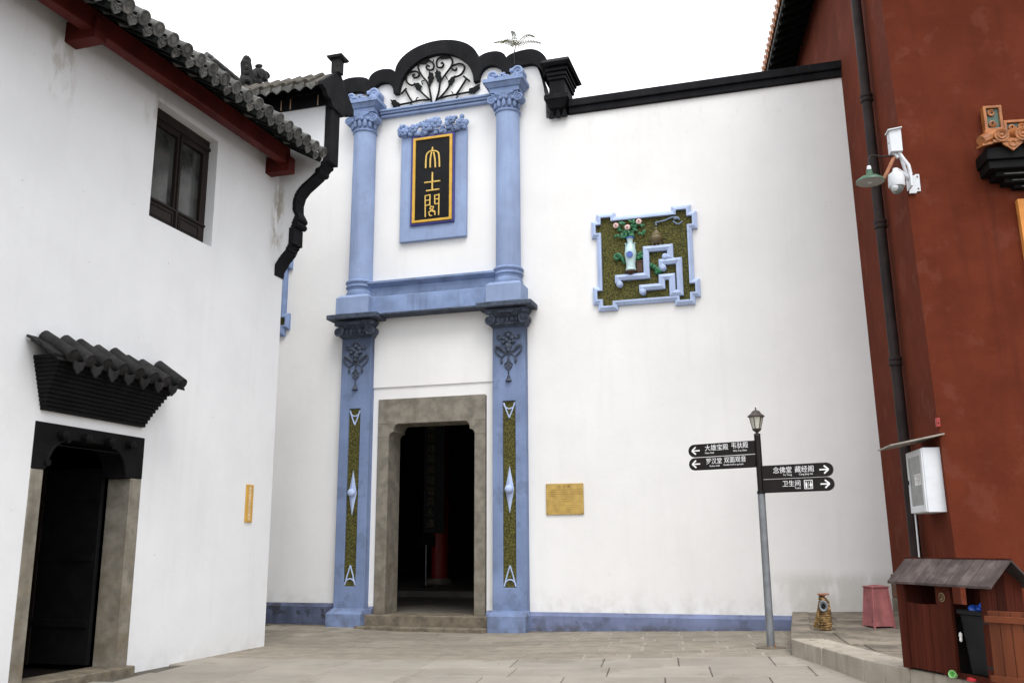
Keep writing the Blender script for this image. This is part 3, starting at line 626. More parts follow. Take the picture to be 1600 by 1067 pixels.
# ------------- relief panels
def relief(cx, label, full):
    r = E('relief_panel', label, 'relief', (cx, 0, 5.81), group='relief panels set in the hall wall')
    cz = 6.77
    def outl(i):
        a, b, c, d = .90 - i, .875 - i, .96 - i, 1.0 - i; t1, t2 = .535 + i, .485 + i
        q = [(t1, b), (t1, c), (a, c), (a, .824 - i), (d, .824 - i), (d, t2), (a, t2)]
        # mirror into four quadrants, clockwise from the top right
        out = [(x, z) for x, z in q] + [(x, -z) for x, z in q[::-1]] + [(-x, -z) for x, z in q] + [(-x, z) for x, z in q[::-1]]
        return [(cx + x, cz + z) for x, z in out]
    o, i_ = outl(0), outl(.085); n = len(o); m_ = outl(.055)
    vs = [(x, 0, z) for x, z in o] + [(x, -.06, z) for x, z in o] + [(x, -.10, z) for x, z in m_] + [(x, -.10, z) for x, z in i_] + [(x, -.015, z) for x, z in i_]
    fs = [(k * n + j, k * n + (j + 1) % n, (k + 1) * n + (j + 1) % n, (k + 1) * n + j) for k in range(4) for j in range(n)]
    B('frame', MB().add(vs, fs), 'blue_pale' if full else 'blue_grime_shade', r, smooth=0)  # left frame: its shadow is painted in by using the darker blue
    B('ground_field', MB().prism(outl(.03), 'y', -.03, .02), 'gold_gravel', r)
    if not full: return r
    def fret(path, curl=()):
        mb = MB(); w2 = .055
        P = [Vector((cx + x + 2.44, 0, z)) for x, z in path]; k = len(P)
        lf, rt = [], []
        for i in range(k):
            d1 = (P[i] - P[i - 1]).normalized() if i else (P[1] - P[0]).normalized(); d2 = (P[i + 1] - P[i]).normalized() if i < k - 1 else d1
            n1 = Vector((-d1.z, 0, d1.x)); n2 = Vector((-d2.z, 0, d2.x)); mm = (n1 + n2).normalized(); s_ = w2 / max(.3, mm.dot(n1))
            lf.append(P[i] + mm * s_); rt.append(P[i] - mm * s_)
        vs = []; Y = (-.03, -.10, -.13, -.10, -.03)
        for i in range(k):
            for a, y in zip((lf[i], lf[i], (lf[i] + rt[i]) / 2, rt[i], rt[i]), Y): vs.append((a.x, y, a.z))
        fs = [(i * 5 + j, (i + 1) * 5 + j, (i + 1) * 5 + j + 1, i * 5 + j + 1) for i in range(k - 1) for j in range(4)] + [(0, 1, 2, 3, 4), tuple(range((k - 1) * 5, k * 5))]
        mb.add(vs, fs)
        for x, z in curl: mb.lathe([(0, 0), (.062, 0), (.062, .09), (.03, .12), (0, .12)], n=12); st = len(mb.v) - 60; M_ = Matrix.Translation((cx + x + 2.44, -.02, z)) @ Matrix.Rotation(RAD(90), 4, 'X'); mb.v[st:] = [tuple(M_ @ Vector(v)) for v in mb.v[st:]]
        return B('fret_band', mb, 'blue_pale', r, smooth=0)
    fret([(-2.95, 6.32), (-2.95, 6.42), (-2.405, 6.42), (-2.405, 6.93), (-1.955, 6.93), (-1.955, 6.735), (-2.03, 6.735)], [(-2.92, 6.29), (-2.05, 6.75)])
    fret([(-2.12, 6.56), (-2.12, 6.655), (-1.80, 6.655), (-1.80, 6.04), (-1.94, 6.04), (-1.94, 6.36), (-2.13, 6.36), (-2.13, 6.19), (-2.50, 6.19), (-2.50, 6.13)], [(-2.10, 6.54), (-2.49, 6.11)])
    D = cx + 2.44
    v = B('vase', MB().lathe([(.06, 6.535), (.10, 6.54), (.105, 6.56), (.09, 6.58), (.088, 6.68), (.105, 6.80), (.115, 6.88), (.10, 6.97), (.065, 7.04), (.052, 7.09), (.06, 7.15), (.075, 7.18), (.07, 7.185)], (D - 2.70, -.07, 0), 18), 'vase_celadon', r)
    B('vase_rim', MB().lathe([(.0, 7.16), (.078, 7.17), (.08, 7.195), (.055, 7.20)], (D - 2.70, -.07, 0), 16), 'vase_blue', v)
    hd = MB()
    for s_ in (-1, 1):
        for k in range(4): hd.ell((D - 2.70 + s_ * (.075 + .008 * (k % 2)), -.07, 6.97 + k * .035), (.022, .03, .018), 8, 5)
    B('vase_handle', hd, 'vase_celadon', v)
    B('vase_emblem', MB().prism([(D - 2.70 + .062 * cos(t), 6.83 + .062 * sin(t)) for t in lin(0, 2 * pi, 16)[:-1]], 'y', -.196, -.15), 'vase_blue', v)
    B('vase_stand', MB().lathe([(.03, 6.43), (.06, 6.47), (.11, 6.51), (.11, 6.535), (0, 6.535)], (D - 2.70, -.07, 0), 14), 'wood_brown', r)
    lv = MB()
    for i in range(60):
        a = random.uniform(.15, pi - .15); rr = random.uniform(.06, .36); x, z = -2.72 + rr * 1.0 * cos(a), 7.2 + rr * sin(a)
        x = max(-3.02, min(-2.43, x))
        lv.ell((D + x, -.06 - random.uniform(0, .05), z), (random.uniform(.03, .055), .012, random.uniform(.02, .03)), 6, 4, Matrix.Rotation(random.uniform(0, 3), 3, 'Y') @ Matrix.Rotation(random.uniform(-.5, .5), 3, 'X'))
    for x, z in ((-2.95, 7.44), (-2.715, 7.38), (-2.52, 7.47)): lv.tube([(D - 2.70, -.06, 7.17), (D + (x - 2.70) / 2, -.08, 7.32), (D + x, -.08, z)], .012, 5)
    B('foliage', lv, 'leaf_green', r)
    for x, z in ((-2.955, 7.449), (-2.735, 7.392), (-2.515, 7.485)):
        fb = MB()
        for k in range(8): fb.ell((D + x + .03 * cos(k * pi / 4), -.11, z + .03 * sin(k * pi / 4)), (.028, .02, .028), 7, 4)
        fb.ell((D + x, -.12, z), (.034, .03, .034), 8, 5)
        f = B('flower', fb, 'flower_pink', r); B('flower_centre', MB().ell((D + x, -.147, z), (.014, .008, .012), 7, 4), 'iron_black', f)
    c1 = MB().spiral((D - 2.95, 6.83), .06, .015, 1.3, -.07, .035, start=pi * .2, sgn=1); c1.tube([(D - 2.92, -.07, 6.88), (D - 2.86, -.07, 6.80), (D - 2.82, -.07, 6.68)], [.035, .035, .015], 7)
    B('curled_leaf', c1, 'leaf_green', r)
    c2 = MB()
    for x, z, q in ((-2.53, 6.84, .05), (-2.49, 6.80, .045), (-2.55, 6.78, .045), (-2.50, 6.87, .035), (-2.46, 6.84, .03)): c2.ell((D + x, -.07, z), (q, .04, q), 9, 5)
    B('green_fruit', c2, 'leaf_green', r)
    c3 = MB()
    for x, z, q in ((-2.32, 6.61, .05), (-2.26, 6.57, .05), (-2.21, 6.52, .06), (-2.16, 6.49, .05), (-2.13, 6.53, .035), (-2.22, 6.46, .04)): c3.ell((D + x, -.07, z), (q, .045, q), 9, 5)
    B('green_fruit', c3, 'leaf_green', r)
    B('brown_box', MB().box(D - 2.585, D - 2.475, -.10, -.02, 6.49, 6.71).box(D - 2.60, D - 2.46, -.11, -.02, 6.69, 6.72).box(D - 2.575, D - 2.555, -.10, -.02, 6.45, 6.49).box(D - 2.505, D - 2.485, -.10, -.02, 6.45, 6.49), 'wood_brown', r, bev=.004)
    ce = MB().lathe([(.0, 7.01), (.07, 7.03), (.12, 7.09), (.125, 7.14), (.11, 7.17), (.115, 7.18), (.10, 7.19), (.06, 7.25), (.045, 7.28), (.03, 7.285), (.035, 7.31), (.02, 7.34), (.0, 7.36)], (D - 2.20, -.07, 0), 16)
    for x in (-.075, .0, .075): ce.tube([(D - 2.20 + x, -.08 - (.03 if x == 0 else 0), 7.07), (D - 2.20 + x * .9, -.09, 7.0), (D - 2.20 + x * .75, -.08, 6.96)], [.022, .018, .01], 7)
    B('censer', ce, 'bronze', r)
    cl = MB().tube([(D + x, -.07, z) for x, z in smooth_pts([(-2.19, 7.38), (-2.20, 7.44), (-2.13, 7.45), (-2.02, 7.468), (-1.9, 7.51), (-1.80, 7.50), (-1.76, 7.45)])], .016, 6)
    cl.ell((D - 1.82, -.06, 7.49), (.06, .03, .035), 10, 6); cl.tube([(D + x, -.07, z) for x, z in smooth_pts([(-1.88, 7.43), (-1.84, 7.40), (-1.80, 7.37), (-1.75, 7.38), (-1.70, 7.42)])], .014, 6)
    B('smoke_scroll', cl, 'cloud_blue', r)
    return r
relief(-2.44, 'blue framed relief with vase and censer on the wall between doorway and red building', True)
relief(2 * AX + 2.45, 'blue framed relief panel mostly hidden behind the left house corner', False)

# ------------- brass plaque
pq = E('brass_plaque', 'small brass information plaque on the white wall right of the door', 'plaque', (-4.07, 0, 2.06))
B('plate', MB().box(-4.42, -3.715, -.03, -.008, 2.06, 2.62), 'brass', pq, bev=.004)
for i, ch in enumerate('大士阁'): text(ch, .055, (-4.185 + i * .085, -.0325, 2.545), (1, 0, 0), (0, 0, 1), 'engrave', pq, depth=.001)
for k, (x0, x1) in enumerate(((-4.32, -3.76), (-4.37, -3.76), (-4.37, -3.76), (-4.37, -4.25), (-4.13, -4.02), (-4.18, -3.95), (-4.30, -3.80), (-4.37, -3.78), (-4.37, -3.80), (-4.37, -3.95))):
    mb = MB(); x = x0; z = 2.50 - k * .038 - (.02 if k > 3 else 0) - (.03 if k > 5 else 0)
    while x < x1:
        d = random.uniform(.008, .02); mb.box(x, x + d, -.032, -.029, z, z + random.uniform(.007, .014) * (1 if k < 6 else .5)); x += d + random.uniform(.006, .014)
    B('engraved_line', mb, 'engrave', pq, smooth=0)
for x in (-4.40, -3.735):
    for z in (2.08, 2.60): B('screw', MB().ell((x, -.031, z), (.009, .006, .009), 8, 4), 'slate_dark', pq)

# ------------- small plant on the coping
pl = E('wild_fern', 'small brown wild seedling with feathery leaves growing on the black coping', 'plant', (-4.93, .0, 11.42))
B('stem', MB().tube([(-4.93, -.17, 11.10), (-4.935, -.19, 11.35), (-4.92, -.10, 11.56)], [.014, .012, .009], 6), 'stem_dark', pl)
for a, L, up in ((170, .44, .13), (148, .40, .25), (102, .22, .30), (40, .44, .33), (14, .48, .16)):
    c_, s_ = cos(RAD(a)), sin(RAD(a)); rach = []
    yy = random.uniform(-.25, .25)
    for i in range(9):
        t = i / 8; rach.append(Vector((-4.92 + L * t * c_, -.10 + yy * t, 11.56 + up * sin(min(1, t * 1.1) * pi * .55) * (1 if up > 0 else -1) * abs(1) - .06 * t * t)))
    mb = MB().tube(rach, .008, 5)
    for i in range(1, 9):
        for sg in (-1, 1):
            for h in (0, .5):
                p = rach[i] + (rach[i] - rach[i - 1]) * (h - .5); t = (rach[i] - rach[i - 1]).normalized()
                n = Vector((-t.z, 0, t.x)) * sg; le = .075 * (1.2 - i / 11)
                q = p + (n * .8 + t * .4 - Vector((0, 0, .5 if sg < 0 else .1))).normalized() * le
                mb.add([p, p + t * .013 + (q - p) * .5, q, p - t * .013 + (q - p) * .5], [(0, 1, 2, 3)])
    B('leaf', mb, 'fern_brown', pl)

# ------------- interior of the hall
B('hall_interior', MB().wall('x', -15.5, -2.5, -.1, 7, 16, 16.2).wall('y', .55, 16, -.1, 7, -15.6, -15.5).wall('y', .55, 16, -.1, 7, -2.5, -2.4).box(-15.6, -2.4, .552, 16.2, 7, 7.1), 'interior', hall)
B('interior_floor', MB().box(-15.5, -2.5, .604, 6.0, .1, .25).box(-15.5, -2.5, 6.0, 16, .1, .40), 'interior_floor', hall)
ic = E('red_pillar', 'dim red pillar on a stone drum inside the dark doorway', 'pillar', (-10.52, 10.4, .40))
B('shaft', MB().lathe([(.27, .55), (.27, 7.0)], (-10.52, 10.4, 0), 20), 'column_red', ic)
B('stone_drum', MB().lathe([(.38, .40), (.40, .47), (.36, .56), (0, .57)], (-10.52, 10.4, 0), 20), 'door_stone', ic)
cbd = E('couplet_board', 'long black couplet board with a column of dull gold characters hung on the red pillar', 'board', (-10.72, 10.1, 1.9))
B('panel', MB().box(-10.97, -10.285, 10.08, 10.12, 1.90, 6.2), 'black_lacquer', cbd, bev=.01)
for i, ch in enumerate('善居地萬藏福曜真永德'): text(ch, .27, (-10.87, 10.075, 5.02 - i * .325), (1, 0, 0), (0, 0, 1), 'faded_gold', cbd, name='character')
st_ = E('notice_stand', 'thin metal pole stand with a dark notice plate inside the doorway', 'stand', (-10.07, 8.14, .40))
B('pole', MB().lathe([(.016, .40), (.016, 1.55)], (-10.07, 8.14, 0), 10), 'steel', st_)
B('base', MB().lathe([(.22, .40), (.21, .42), (.03, .44), (0, .44)], (-10.07, 8.14, 0), 18), 'iron_black', st_)
B('plate', MB().box(-10.36, -9.80, 8.13, 8.16, 1.50, 1.83), 'interior', st_, bev=.01)

# ================================================================= LEFT HOUSE
XL = -8.1
house = E('white_house', 'white two storey house at left with grey tiled roof, red eave beam and black doorway', 'building', (XL, -8, 0))
B('wall', MB().wall('y', -15, -3.40, -.1, 8.15, XL - .36, XL, [(-8.425, -6.585, -1, 2.90), (-6.85, -5.43, 5.87, 7.56)]), 'house_plaster', house, weld=False)
B('gable_wall', MB().wall('x', -9.6, XL - .36, -.1, 8.15, -3.65, -3.40), 'house_plaster', house)
# pier corbelled out under the eave
prof = [(-8.12, 5.94), (-8.10, 6.06), (-7.99, 6.23), (-7.88, 6.35), (-7.87, 6.41), (-7.82, 6.45), (-7.82, 6.74), (-7.78, 6.78), (-7.79, 6.85), (-7.71, 6.91), (-7.785, 7.05), (-7.79, 7.20), (-7.75, 7.34), (-7.66, 7.45), (-7.54, 7.54), (-7.40, 7.65), (-7.31, 7.76), (-7.26, 7.83), (-7.24, 7.98), (-7.24, 8.88)]
B('corbelled_pier', MB().prism(prof + [(-9.4, 8.88), (-9.4, 8.1), (XL - .02, 8.1), (XL - .02, 5.94)], 'y', -3.65, -3.40), 'house_plaster', house)
th = .085
pc = MB()
for i in range(len(prof) - 1):
    (x0, z0), (x1, z1) = prof[i], prof[i + 1]
    a = Vector((x1 - x0, z1 - z0)).normalized(); n = Vector((a.y, -a.x)) * .03
    pc.prism([(x0 - n.x, z0 - n.y), (x0 + n.x, z0 + n.y), (x1 + n.x, z1 + n.y), (x1 - n.x, z1 - n.y)], 'y', -3.665, -3.385)
for (x, z, r) in ((-7.73, 6.90, .05), (-7.74, 6.80, .055), (-7.36, 7.70, .055), (-7.27, 7.82, .045)): pc.tube([(x, -3.675, z), (x, -3.375, z)], r, 12)
pc.box(-7.86, -7.76, -3.67, -3.38, 6.46, 6.74)
B('corbel_moulding', pc, 'black_paint', house)
B('parapet_edge', MB().box(-7.27, -7.14, -3.67, -3.38, 7.84, 8.90), 'black_paint', house, bev=.01)
fz = MB().box(-9.6, -7.20, -3.685, -3.37, 8.88, 9.10)
fw = B('parapet_frieze', fz, 'black_paint', house)
for x in (-8.13, -7.95, -7.42): B('frieze_joint', MB().box(x, x + .018, -3.690, -3.68, 8.89, 9.08), 'pinkish', fw)
B('parapet_cornice', MB().box(-9.6, -7.19, -3.74, -3.31, 9.10, 9.17).box(-9.6, -7.185, -3.80, -3.25, 9.17, 9.25), 'black_paint', house, bev=.01)
B('coping_roof', MB().prism([(-4.06, 9.05), (-4.06, 9.11), (-3.525, 9.54), (-2.99, 9.11), (-2.99, 9.05), (-3.525, 9.46)], 'x', -9.6, -7.18), 'tile_moss', house)
dripm = mesh('drip_tile', MB().add([(-.09, 0, .02), (.09, 0, .02), (.075, 0, -.05), (0, 0, -.11), (-.075, 0, -.05), (-.09, .02, .02), (.09, .02, .02), (.075, .02, -.05), (0, .02, -.11), (-.075, .02, -.05)],
               [(0, 1, 2, 3, 4), (9, 8, 7, 6, 5)] + [(i, (i + 1) % 5, (i + 1) % 5 + 5, i + 5) for i in range(5)]), 'tile_grey', 0)
for k in range(11): inst('drip_tile', dripm, house, (-7.33 - k * .215, -4.085, 9.09))
eb = MB().prism([(-4.12, 9.02), (-4.10, 9.10), (-3.525, 9.57), (-2.95, 9.10), (-2.93, 8.98), (-3.04, 8.98), (-3.10, 8.90), (-3.20, 8.90), (-3.30, 8.80), (-3.73, 8.80), (-3.80, 8.90), (-3.90, 8.90), (-3.98, 9.0)], 'x', -7.19, -7.10)
B('coping_end_board', eb, 'black_paint', house, bev=.008)
for k in range(11): inst('coping_tile', mesh('coping_tile', MB().tube([(0, -4.06 + 3.525, -.40), (0, 0, 0)], .05, 8), 'tile_moss') if k == 0 else bpy.data.objects['coping_tile'].data, house, (-7.33 - .107 - k * .215, -3.525, 9.54))
pf = MB().box(-7.22, -7.06, -3.62, -3.46, 9.5, 9.76).frust(-7.27, -7.01, -3.67, -3.41, 9.76, -7.29, -6.99, -3.69, -3.39, 9.80).frust(-7.29, -6.99, -3.69, -3.39, 9.80, -7.20, -7.08, -3.60, -3.48, 9.86)
B('coping_post', pf, 'tile_dark', house, bev=.006)
# eave: purlin, brackets, rafters
def ez(y): return .035 * (y + 8.6)
B('eave_beam', MB().hexa([(-7.86, -14, 7.60 + ez(-14)), (-7.70, -14, 7.60 + ez(-14)), (-7.70, -4.0, 7.55 + ez(-4)), (-7.86, -4.0, 7.55 + ez(-4)), (-7.86, -14, 7.86 + ez(-14)), (-7.70, -14, 7.86 + ez(-14)), (-7.70, -4.0, 7.83 + ez(-4)), (-7.86, -4.0, 7.83 + ez(-4))]), 'red_beam', house, bev=.012)
for y0, z in ((-8.60, 7.47), (-4.10, 7.57), (-13.1, 7.35)):
    B('beam_end', MB().box(XL - .05, -7.66, y0, y0 + .20, z, z + .27), 'red_beam', house, bev=.012)
PIT = RAD(29)
def roofpt(d, y, up=0): return (-7.22 - d * cos(PIT), y, 7.68 + ez(y) + d * sin(PIT) + up)
ra = MB()
y = -3.85
rf_n = 0
while y > -13.5:
    a, b = roofpt(.02, y, -.05), roofpt(1.2, y, -.05); o_ = B('rafter', MB().bar(a, b, .08, .07), 'rafter', house, pivot=a) if y > -10 else None
    y -= .28
B('roof_deck', MB().hexa([roofpt(.1, -14, -.01), roofpt(5.2, -14, -.01), roofpt(5.2, -3.66, -.01), roofpt(.1, -3.66, -.01), roofpt(.1, -14, .03), roofpt(5.2, -14, .03), roofpt(5.2, -3.66, .03), roofpt(.1, -3.66, .03)]), 'rafter', house)
# end tile (axis along +x, tilted), drip tile between
et = MB()
n = 12
R_ = .088
vs = []
for x in (-.45, 0.0):
    for j in range(n + 1): t = pi * j / n; vs.append((x, R_ * cos(t), R_ * sin(t)))
et.add(vs, [(j, j + 1, n + 2 + j, n + 1 + j) for j in range(n)])
d0 = len(et.v)
def disc(x, r): return [(x, r * cos(t), r * sin(t)) for t in lin(0, 2 * pi, 18)[:-1]]
rings = [disc(-.03, .094), disc(.012, .094), disc(.012, .074), disc(.002, .070), disc(.002, .045), disc(.008, .04), disc(.010, .012)]
vv_ = sum(rings, []); m_ = 18
m_ = len(rings[0])
et.add(vv_, [(k * m_ + j, k * m_ + (j + 1) % m_, (k + 1) * m_ + (j + 1) % m_, (k + 1) * m_ + j) for k in range(len(rings) - 1) for j in range(m_)] + [tuple(range((len(rings) - 1) * m_, len(rings) * m_)), tuple(range(m_))[::-1]])
endm = mesh('end_tile', et, 'tile_grey', 40)
dt = MB()
prof_d = [(-.115, .05), (-.08, .015), (0, -.01), (.08, .015), (.115, .05), (.095, -.03), (.07, -.095), (.03, -.125), (0, -.15), (-.03, -.125), (-.07, -.095), (-.095, -.03)]
dt.prism(prof_d, 'x', -.012, .012)
dt.tube([(.014, y_, z_) for y_, z_ in ((-.08, .005), (0, -.025), (.08, .005))], .012, 5); dt.tube([(.014, y_, z_) for y_, z_ in ((-.06, -.055), (0, -.09), (.06, -.055))], .010, 5)
for k_ in (-.04, 0, .04): dt.ell((.014, k_, -.05), (.008, .014, .018), 7, 4)
dt.add([(-.45, -.12, .05), (-.45, 0, -.005), (-.45, .12, .05), (0, -.12, .05), (0, 0, -.005), (0, .12, .05)], [(0, 1, 4, 3), (1, 2, 5, 4)])
dripe = mesh('drip_tile', dt, 'tile_grey', 40)
yt = -3.86; k = 0; longt = MB()
while yt > -13.6:
    j_ = random.uniform(-.008, .008)
    p = roofpt(-.06, yt, .10); inst('end_tile', endm, house, (p[0] + j_, p[1], p[2]), (random.uniform(-.08, .08), PIT + random.uniform(-.05, .05), random.uniform(-.05, .05)))
    p = roofpt(-.005, yt - .14, .05); inst('drip_tile', dripe, house, (p[0] + j_, p[1], p[2]), (random.uniform(-.10, .10), PIT * .5 + random.uniform(-.12, .12), random.uniform(-.06, .06)))
    if yt < -3.9 or True:
        vs = []
        for d in [.40 + .3 * q for q in range(17)]:
            for j in range(7):
                t = pi * j / 6; c_, s_ = .085 * cos(t), .085 * sin(t); bp = roofpt(d, yt, .10)
                vs.append((bp[0] + s_ * sin(PIT), bp[1] + c_, bp[2] + s_ * cos(PIT)))
        longt.add(vs, [(i * 7 + j, i * 7 + j + 1, (i + 1) * 7 + j + 1, (i + 1) * 7 + j) for i in range(16) for j in range(6)])
    yt -= .282; k += 1
B('roof_tiles', longt, 'tile_grey', house, kind='stuff')
for p_ in ((-6.72, .2), (-4.75, .12), (-4.55, .12)):
    q = roofpt(.3, p_[0] + .0, .23); B('tile_knob', MB().ell(q, (.035, .035, .035), 8, 5), 'tile_grey', house)
# ridge and dragon-like finial
B('roof_ridge', MB().box(-10.72, -10.48, -13.5, -3.5, 10.12, 10.28).box(-10.68, -10.52, -13.5, -3.45, 10.28, 10.42), 'tile_grey', house, bev=.03)
rid = B('roof_ridge', MB().box(-10.72, -10.48, -2.75, -.75, 10.55, 10.80).box(-10.68, -10.52, -2.7, -.70, 10.80, 10.94).box(-10.74, -10.46, -2.4, -1.5, 10.94, 11.0), 'tile_grey', house, bev=.03)
for k in range(6): B('ridge_tile', MB().tube([(-10.6, -2.5 + k * .17, 11.03), (-10.6, -2.34 + k * .17, 11.03)], [.055, .065], 10), 'tile_grey', rid)
B('rear_wing', MB().box(-12, -9.95, -3.36, -.95, -.1, 10.18), 'house_plaster', house)
B('rear_roof', MB().hexa([(-10.0, -3.35, 10.2), (-10.6, -3.35, 10.55), (-10.6, -.8, 10.55), (-10.0, -.8, 10.2), (-10.0, -3.35, 10.28), (-10.6, -3.35, 10.63), (-10.6, -.8, 10.63), (-10.0, -.8, 10.28)]), 'tile_grey', house)
fn = MB()
def fe(y, z, r, rx=0): fn.ell((-10.6, y, z), r, 12, 8, Matrix.Rotation(RAD(rx), 3, 'X'))
fe(-1.02, 11.12, (.15, .30, .22), 20); fe(-.85, 11.32, (.15, .28, .20), 40); fe(-.62, 11.56, (.13, .26, .15), 25); fe(-.42, 11.66, (.10, .17, .09), 10)
fe(-.44, 11.54, (.08, .13, .05), -5); fe(-.66, 11.74, (.06, .14, .05), 30); fe(-.92, 10.98, (.16, .38, .12))
fn.tube([(-10.6, -1.0, 11.20), (-10.6, -1.10, 11.40), (-10.6, -1.15, 11.55), (-10.6, -1.12, 11.66), (-10.6, -1.02, 11.68)], [.17, .13, .12, .09, .05], 9)
for z in (11.30, 11.42, 11.54, 11.63):
    for sg in (-1, 1): fn.ell((-10.6 + .04 * sg, -1.1 - .09 * sg, z), (.07, .06, .07), 7, 4)
for i in range(26):
    t = random.random(); fn.ell((-10.6 + random.choice((-1, 1)) * random.uniform(.06, .15), -1.25 + .75 * t + random.uniform(-.1, .1), 10.98 + .6 * t + random.uniform(-.1, .12)), (.05, .09, .05), 7, 4, Matrix.Rotation(random.uniform(-1, 1), 3, 'X'))
B('ridge_finial', fn, 'tile_dark', rid)
# window
wf = B('window', MB().wall('y', -6.86, -5.42, 5.86, 7.57, XL - .24, XL - .15, [(-6.74, -6.16, 6.24, 7.32), (-6.07, -5.55, 6.24, 7.32)]), 'wood_window', house, bev=.01)
for y0, y1 in ((-6.75, -6.15), (-6.08, -5.54)):
    B('pane', MB().box(XL - .225, XL - .215, y0, y1, 6.23, 7.33), 'glass_dark', wf)
    B('rail_panel', MB().box(XL - .155, XL - .135, y0 + .03, y1 - .03, 5.94, 5.955).box(XL - .155, XL - .135, y0 + .03, y1 - .03, 6.135, 6.15).box(XL - .155, XL - .135, y0 + .03, y0 + .045, 5.955, 6.135).box(XL - .155, XL - .135, y1 - .045, y1 - .03, 5.955, 6.135).box(XL - .155, XL - .14, y0 + .08, y1 - .08, 5.99, 6.10), 'wood_window', wf)
B('window_rail', MB().box(XL - .16, XL - .12, -6.85, -5.43, 7.40, 7.45), 'wood_window', wf, bev=.005)
B('window_rail', MB().box(XL - .16, XL - .125, -6.85, -5.43, 6.19, 6.22), 'wood_window', wf, bev=.005)
B('mullion', MB().box(XL - .155, XL - .12, -6.135, -6.095, 5.87, 7.38), 'wood_window', wf, bev=.005)
# door: black carved lintel, stone jambs
dl = [(-8.43, 2.37), (-8.43, 2.90), (-6.58, 2.90), (-6.58, 2.37), (-6.90, 2.37)]
dl += [(-6.90 - .34 * (1 - cos(t)), 2.40 + .34 * sin(t)) for t in lin(0, pi / 2, 8)] + [(-8.22 + .34 * (1 - cos(t)), 2.40 + .34 * sin(t)) for t in lin(pi / 2, 0, 8)] + [(-8.22, 2.37)]
dlo = B('door_lintel', MB().prism(dl, 'x', XL - .34, XL + .012), 'carved_black', house, bev=.008)
for yb in (-8.05, -7.68, -7.28, -6.90):
    B('lintel_boss', MB().tube([(XL, yb, 2.775), (XL + .10, yb, 2.775)], [.055, .06], 6).ell((XL + .10, yb, 2.775), (.02, .05, .05), 8, 5), 'carved_black', dlo)
cv = MB()
for s_, yc in ((1, -8.22), (-1, -6.90)):
    cv.tube([(XL + .012, yc + s_ * .34 * (1 - cos(t)), 2.40 + .34 * sin(t)) for t in lin(0, pi / 2, 9)], .018, 6)
    for t in (.15, 1.4): cv.lathe([(0, 0), (.04, 0), (.04, .03), (0, .03)], n=10); st = len(cv.v) - 40; M_ = Matrix.Translation((XL + .01, yc + s_ * .34 * (1 - cos(t)), 2.40 + .34 * sin(t))) @ Matrix.Rotation(RAD(90), 4, 'Y'); cv.v[st:] = [tuple(M_ @ Vector(v)) for v in cv.v[st:]]
cv.tube([(XL + .01, -8.43, 2.66), (XL + .01, -6.58, 2.66)], .006, 4)
B('lintel_carving', cv, 'carved_black', dlo)
B('door_jamb', MB().box(XL - .34, XL + .008, -8.43, -8.245, -.05, 2.37), 'door_stone', house, bev=.01)
B('door_jamb', MB().box(XL - .34, XL + .008, -6.785, -6.58, -.05, 2.37), 'door_stone', house, bev=.01)
B('threshold', MB().box(XL - .34, XL + .12, -8.50, -6.56, -.05, .085), 'step_stone', house, bev=.015)
dlf = B('door_leaf', MB().box(XL - 1.26, XL - .36, -6.86, -6.80, .10, 2.5), 'carved_black', house, bev=.01)
B('leaf_edge', MB().box(XL - 1.29, XL - 1.24, -6.875, -6.795, .09, 2.5), 'wood_window', dlf)
for z in (.55, 1.35, 2.1): B('leaf_rail', MB().box(XL - 1.22, XL - .40, -6.885, -6.862, z, z + .09), 'carved_black', dlf)
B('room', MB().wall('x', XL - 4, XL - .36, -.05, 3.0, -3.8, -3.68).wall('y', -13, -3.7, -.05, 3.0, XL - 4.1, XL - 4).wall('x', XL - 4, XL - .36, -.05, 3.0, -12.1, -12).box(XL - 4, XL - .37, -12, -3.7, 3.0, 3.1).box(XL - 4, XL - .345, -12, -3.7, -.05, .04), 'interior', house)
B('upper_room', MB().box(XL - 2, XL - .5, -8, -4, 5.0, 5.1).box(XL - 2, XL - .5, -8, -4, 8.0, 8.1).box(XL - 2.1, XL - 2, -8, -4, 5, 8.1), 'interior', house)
# tiled hood over the door
hb = MB(); K = 13
for i in range(K):
    t0 = i / K; f = (i + 1) / K
    hb.box(XL - .01, XL + .05 + .36 * f ** 1.25, -8.37 - .19 * f, -6.67 + .18 * f, 3.03 + .0457 * i + (.001 if i else 0), 3.03 + .0457 * (i + 1))
hood = B('door_hood', hb, 'carved_black', house, bev=.004)
HP = RAD(32)
B('hood_deck', MB().hexa([(XL, -8.62, 3.78), (XL + .40, -8.62, 3.54), (XL + .40, -6.36, 3.54), (XL, -6.36, 3.78), (XL, -8.62, 3.81), (XL + .40, -8.62, 3.57), (XL + .40, -6.36, 3.57), (XL, -6.36, 3.81)]), 'tile_dark', hood)
ht = MB(); vs = []
for x in (-.50, 0):
    for j in range(13): t = 2 * pi * j / 12; vs.append((x, .078 * cos(t), .078 * sin(t)))
ht.add(vs, [(j, j + 1, 14 + j, 13 + j) for j in range(12)] + [tuple(range(13, 25)), tuple(range(12))[::-1]])
ht.add([(.002, .05 * cos(t), .05 * sin(t)) for t in lin(0, 2 * pi, 12)[:-1]] + [(.02, 0, 0)], [(i, (i + 1) % 12, 12) for i in range(12)] if False else [(i, (i + 1) % len(lin(0, 2 * pi, 12)[:-1]), len(lin(0, 2 * pi, 12)[:-1])) for i in range(len(lin(0, 2 * pi, 12)[:-1]))])
htm = mesh('hood_tile', ht, 'tile_dark', 40)
hdm = mesh('hood_drip', MB().prism([(-.10, .05), (0, .0), (.10, .05), (.07, -.05), (0, -.12), (-.07, -.05)], 'x', -.01, .01), 'tile_dark', 0)
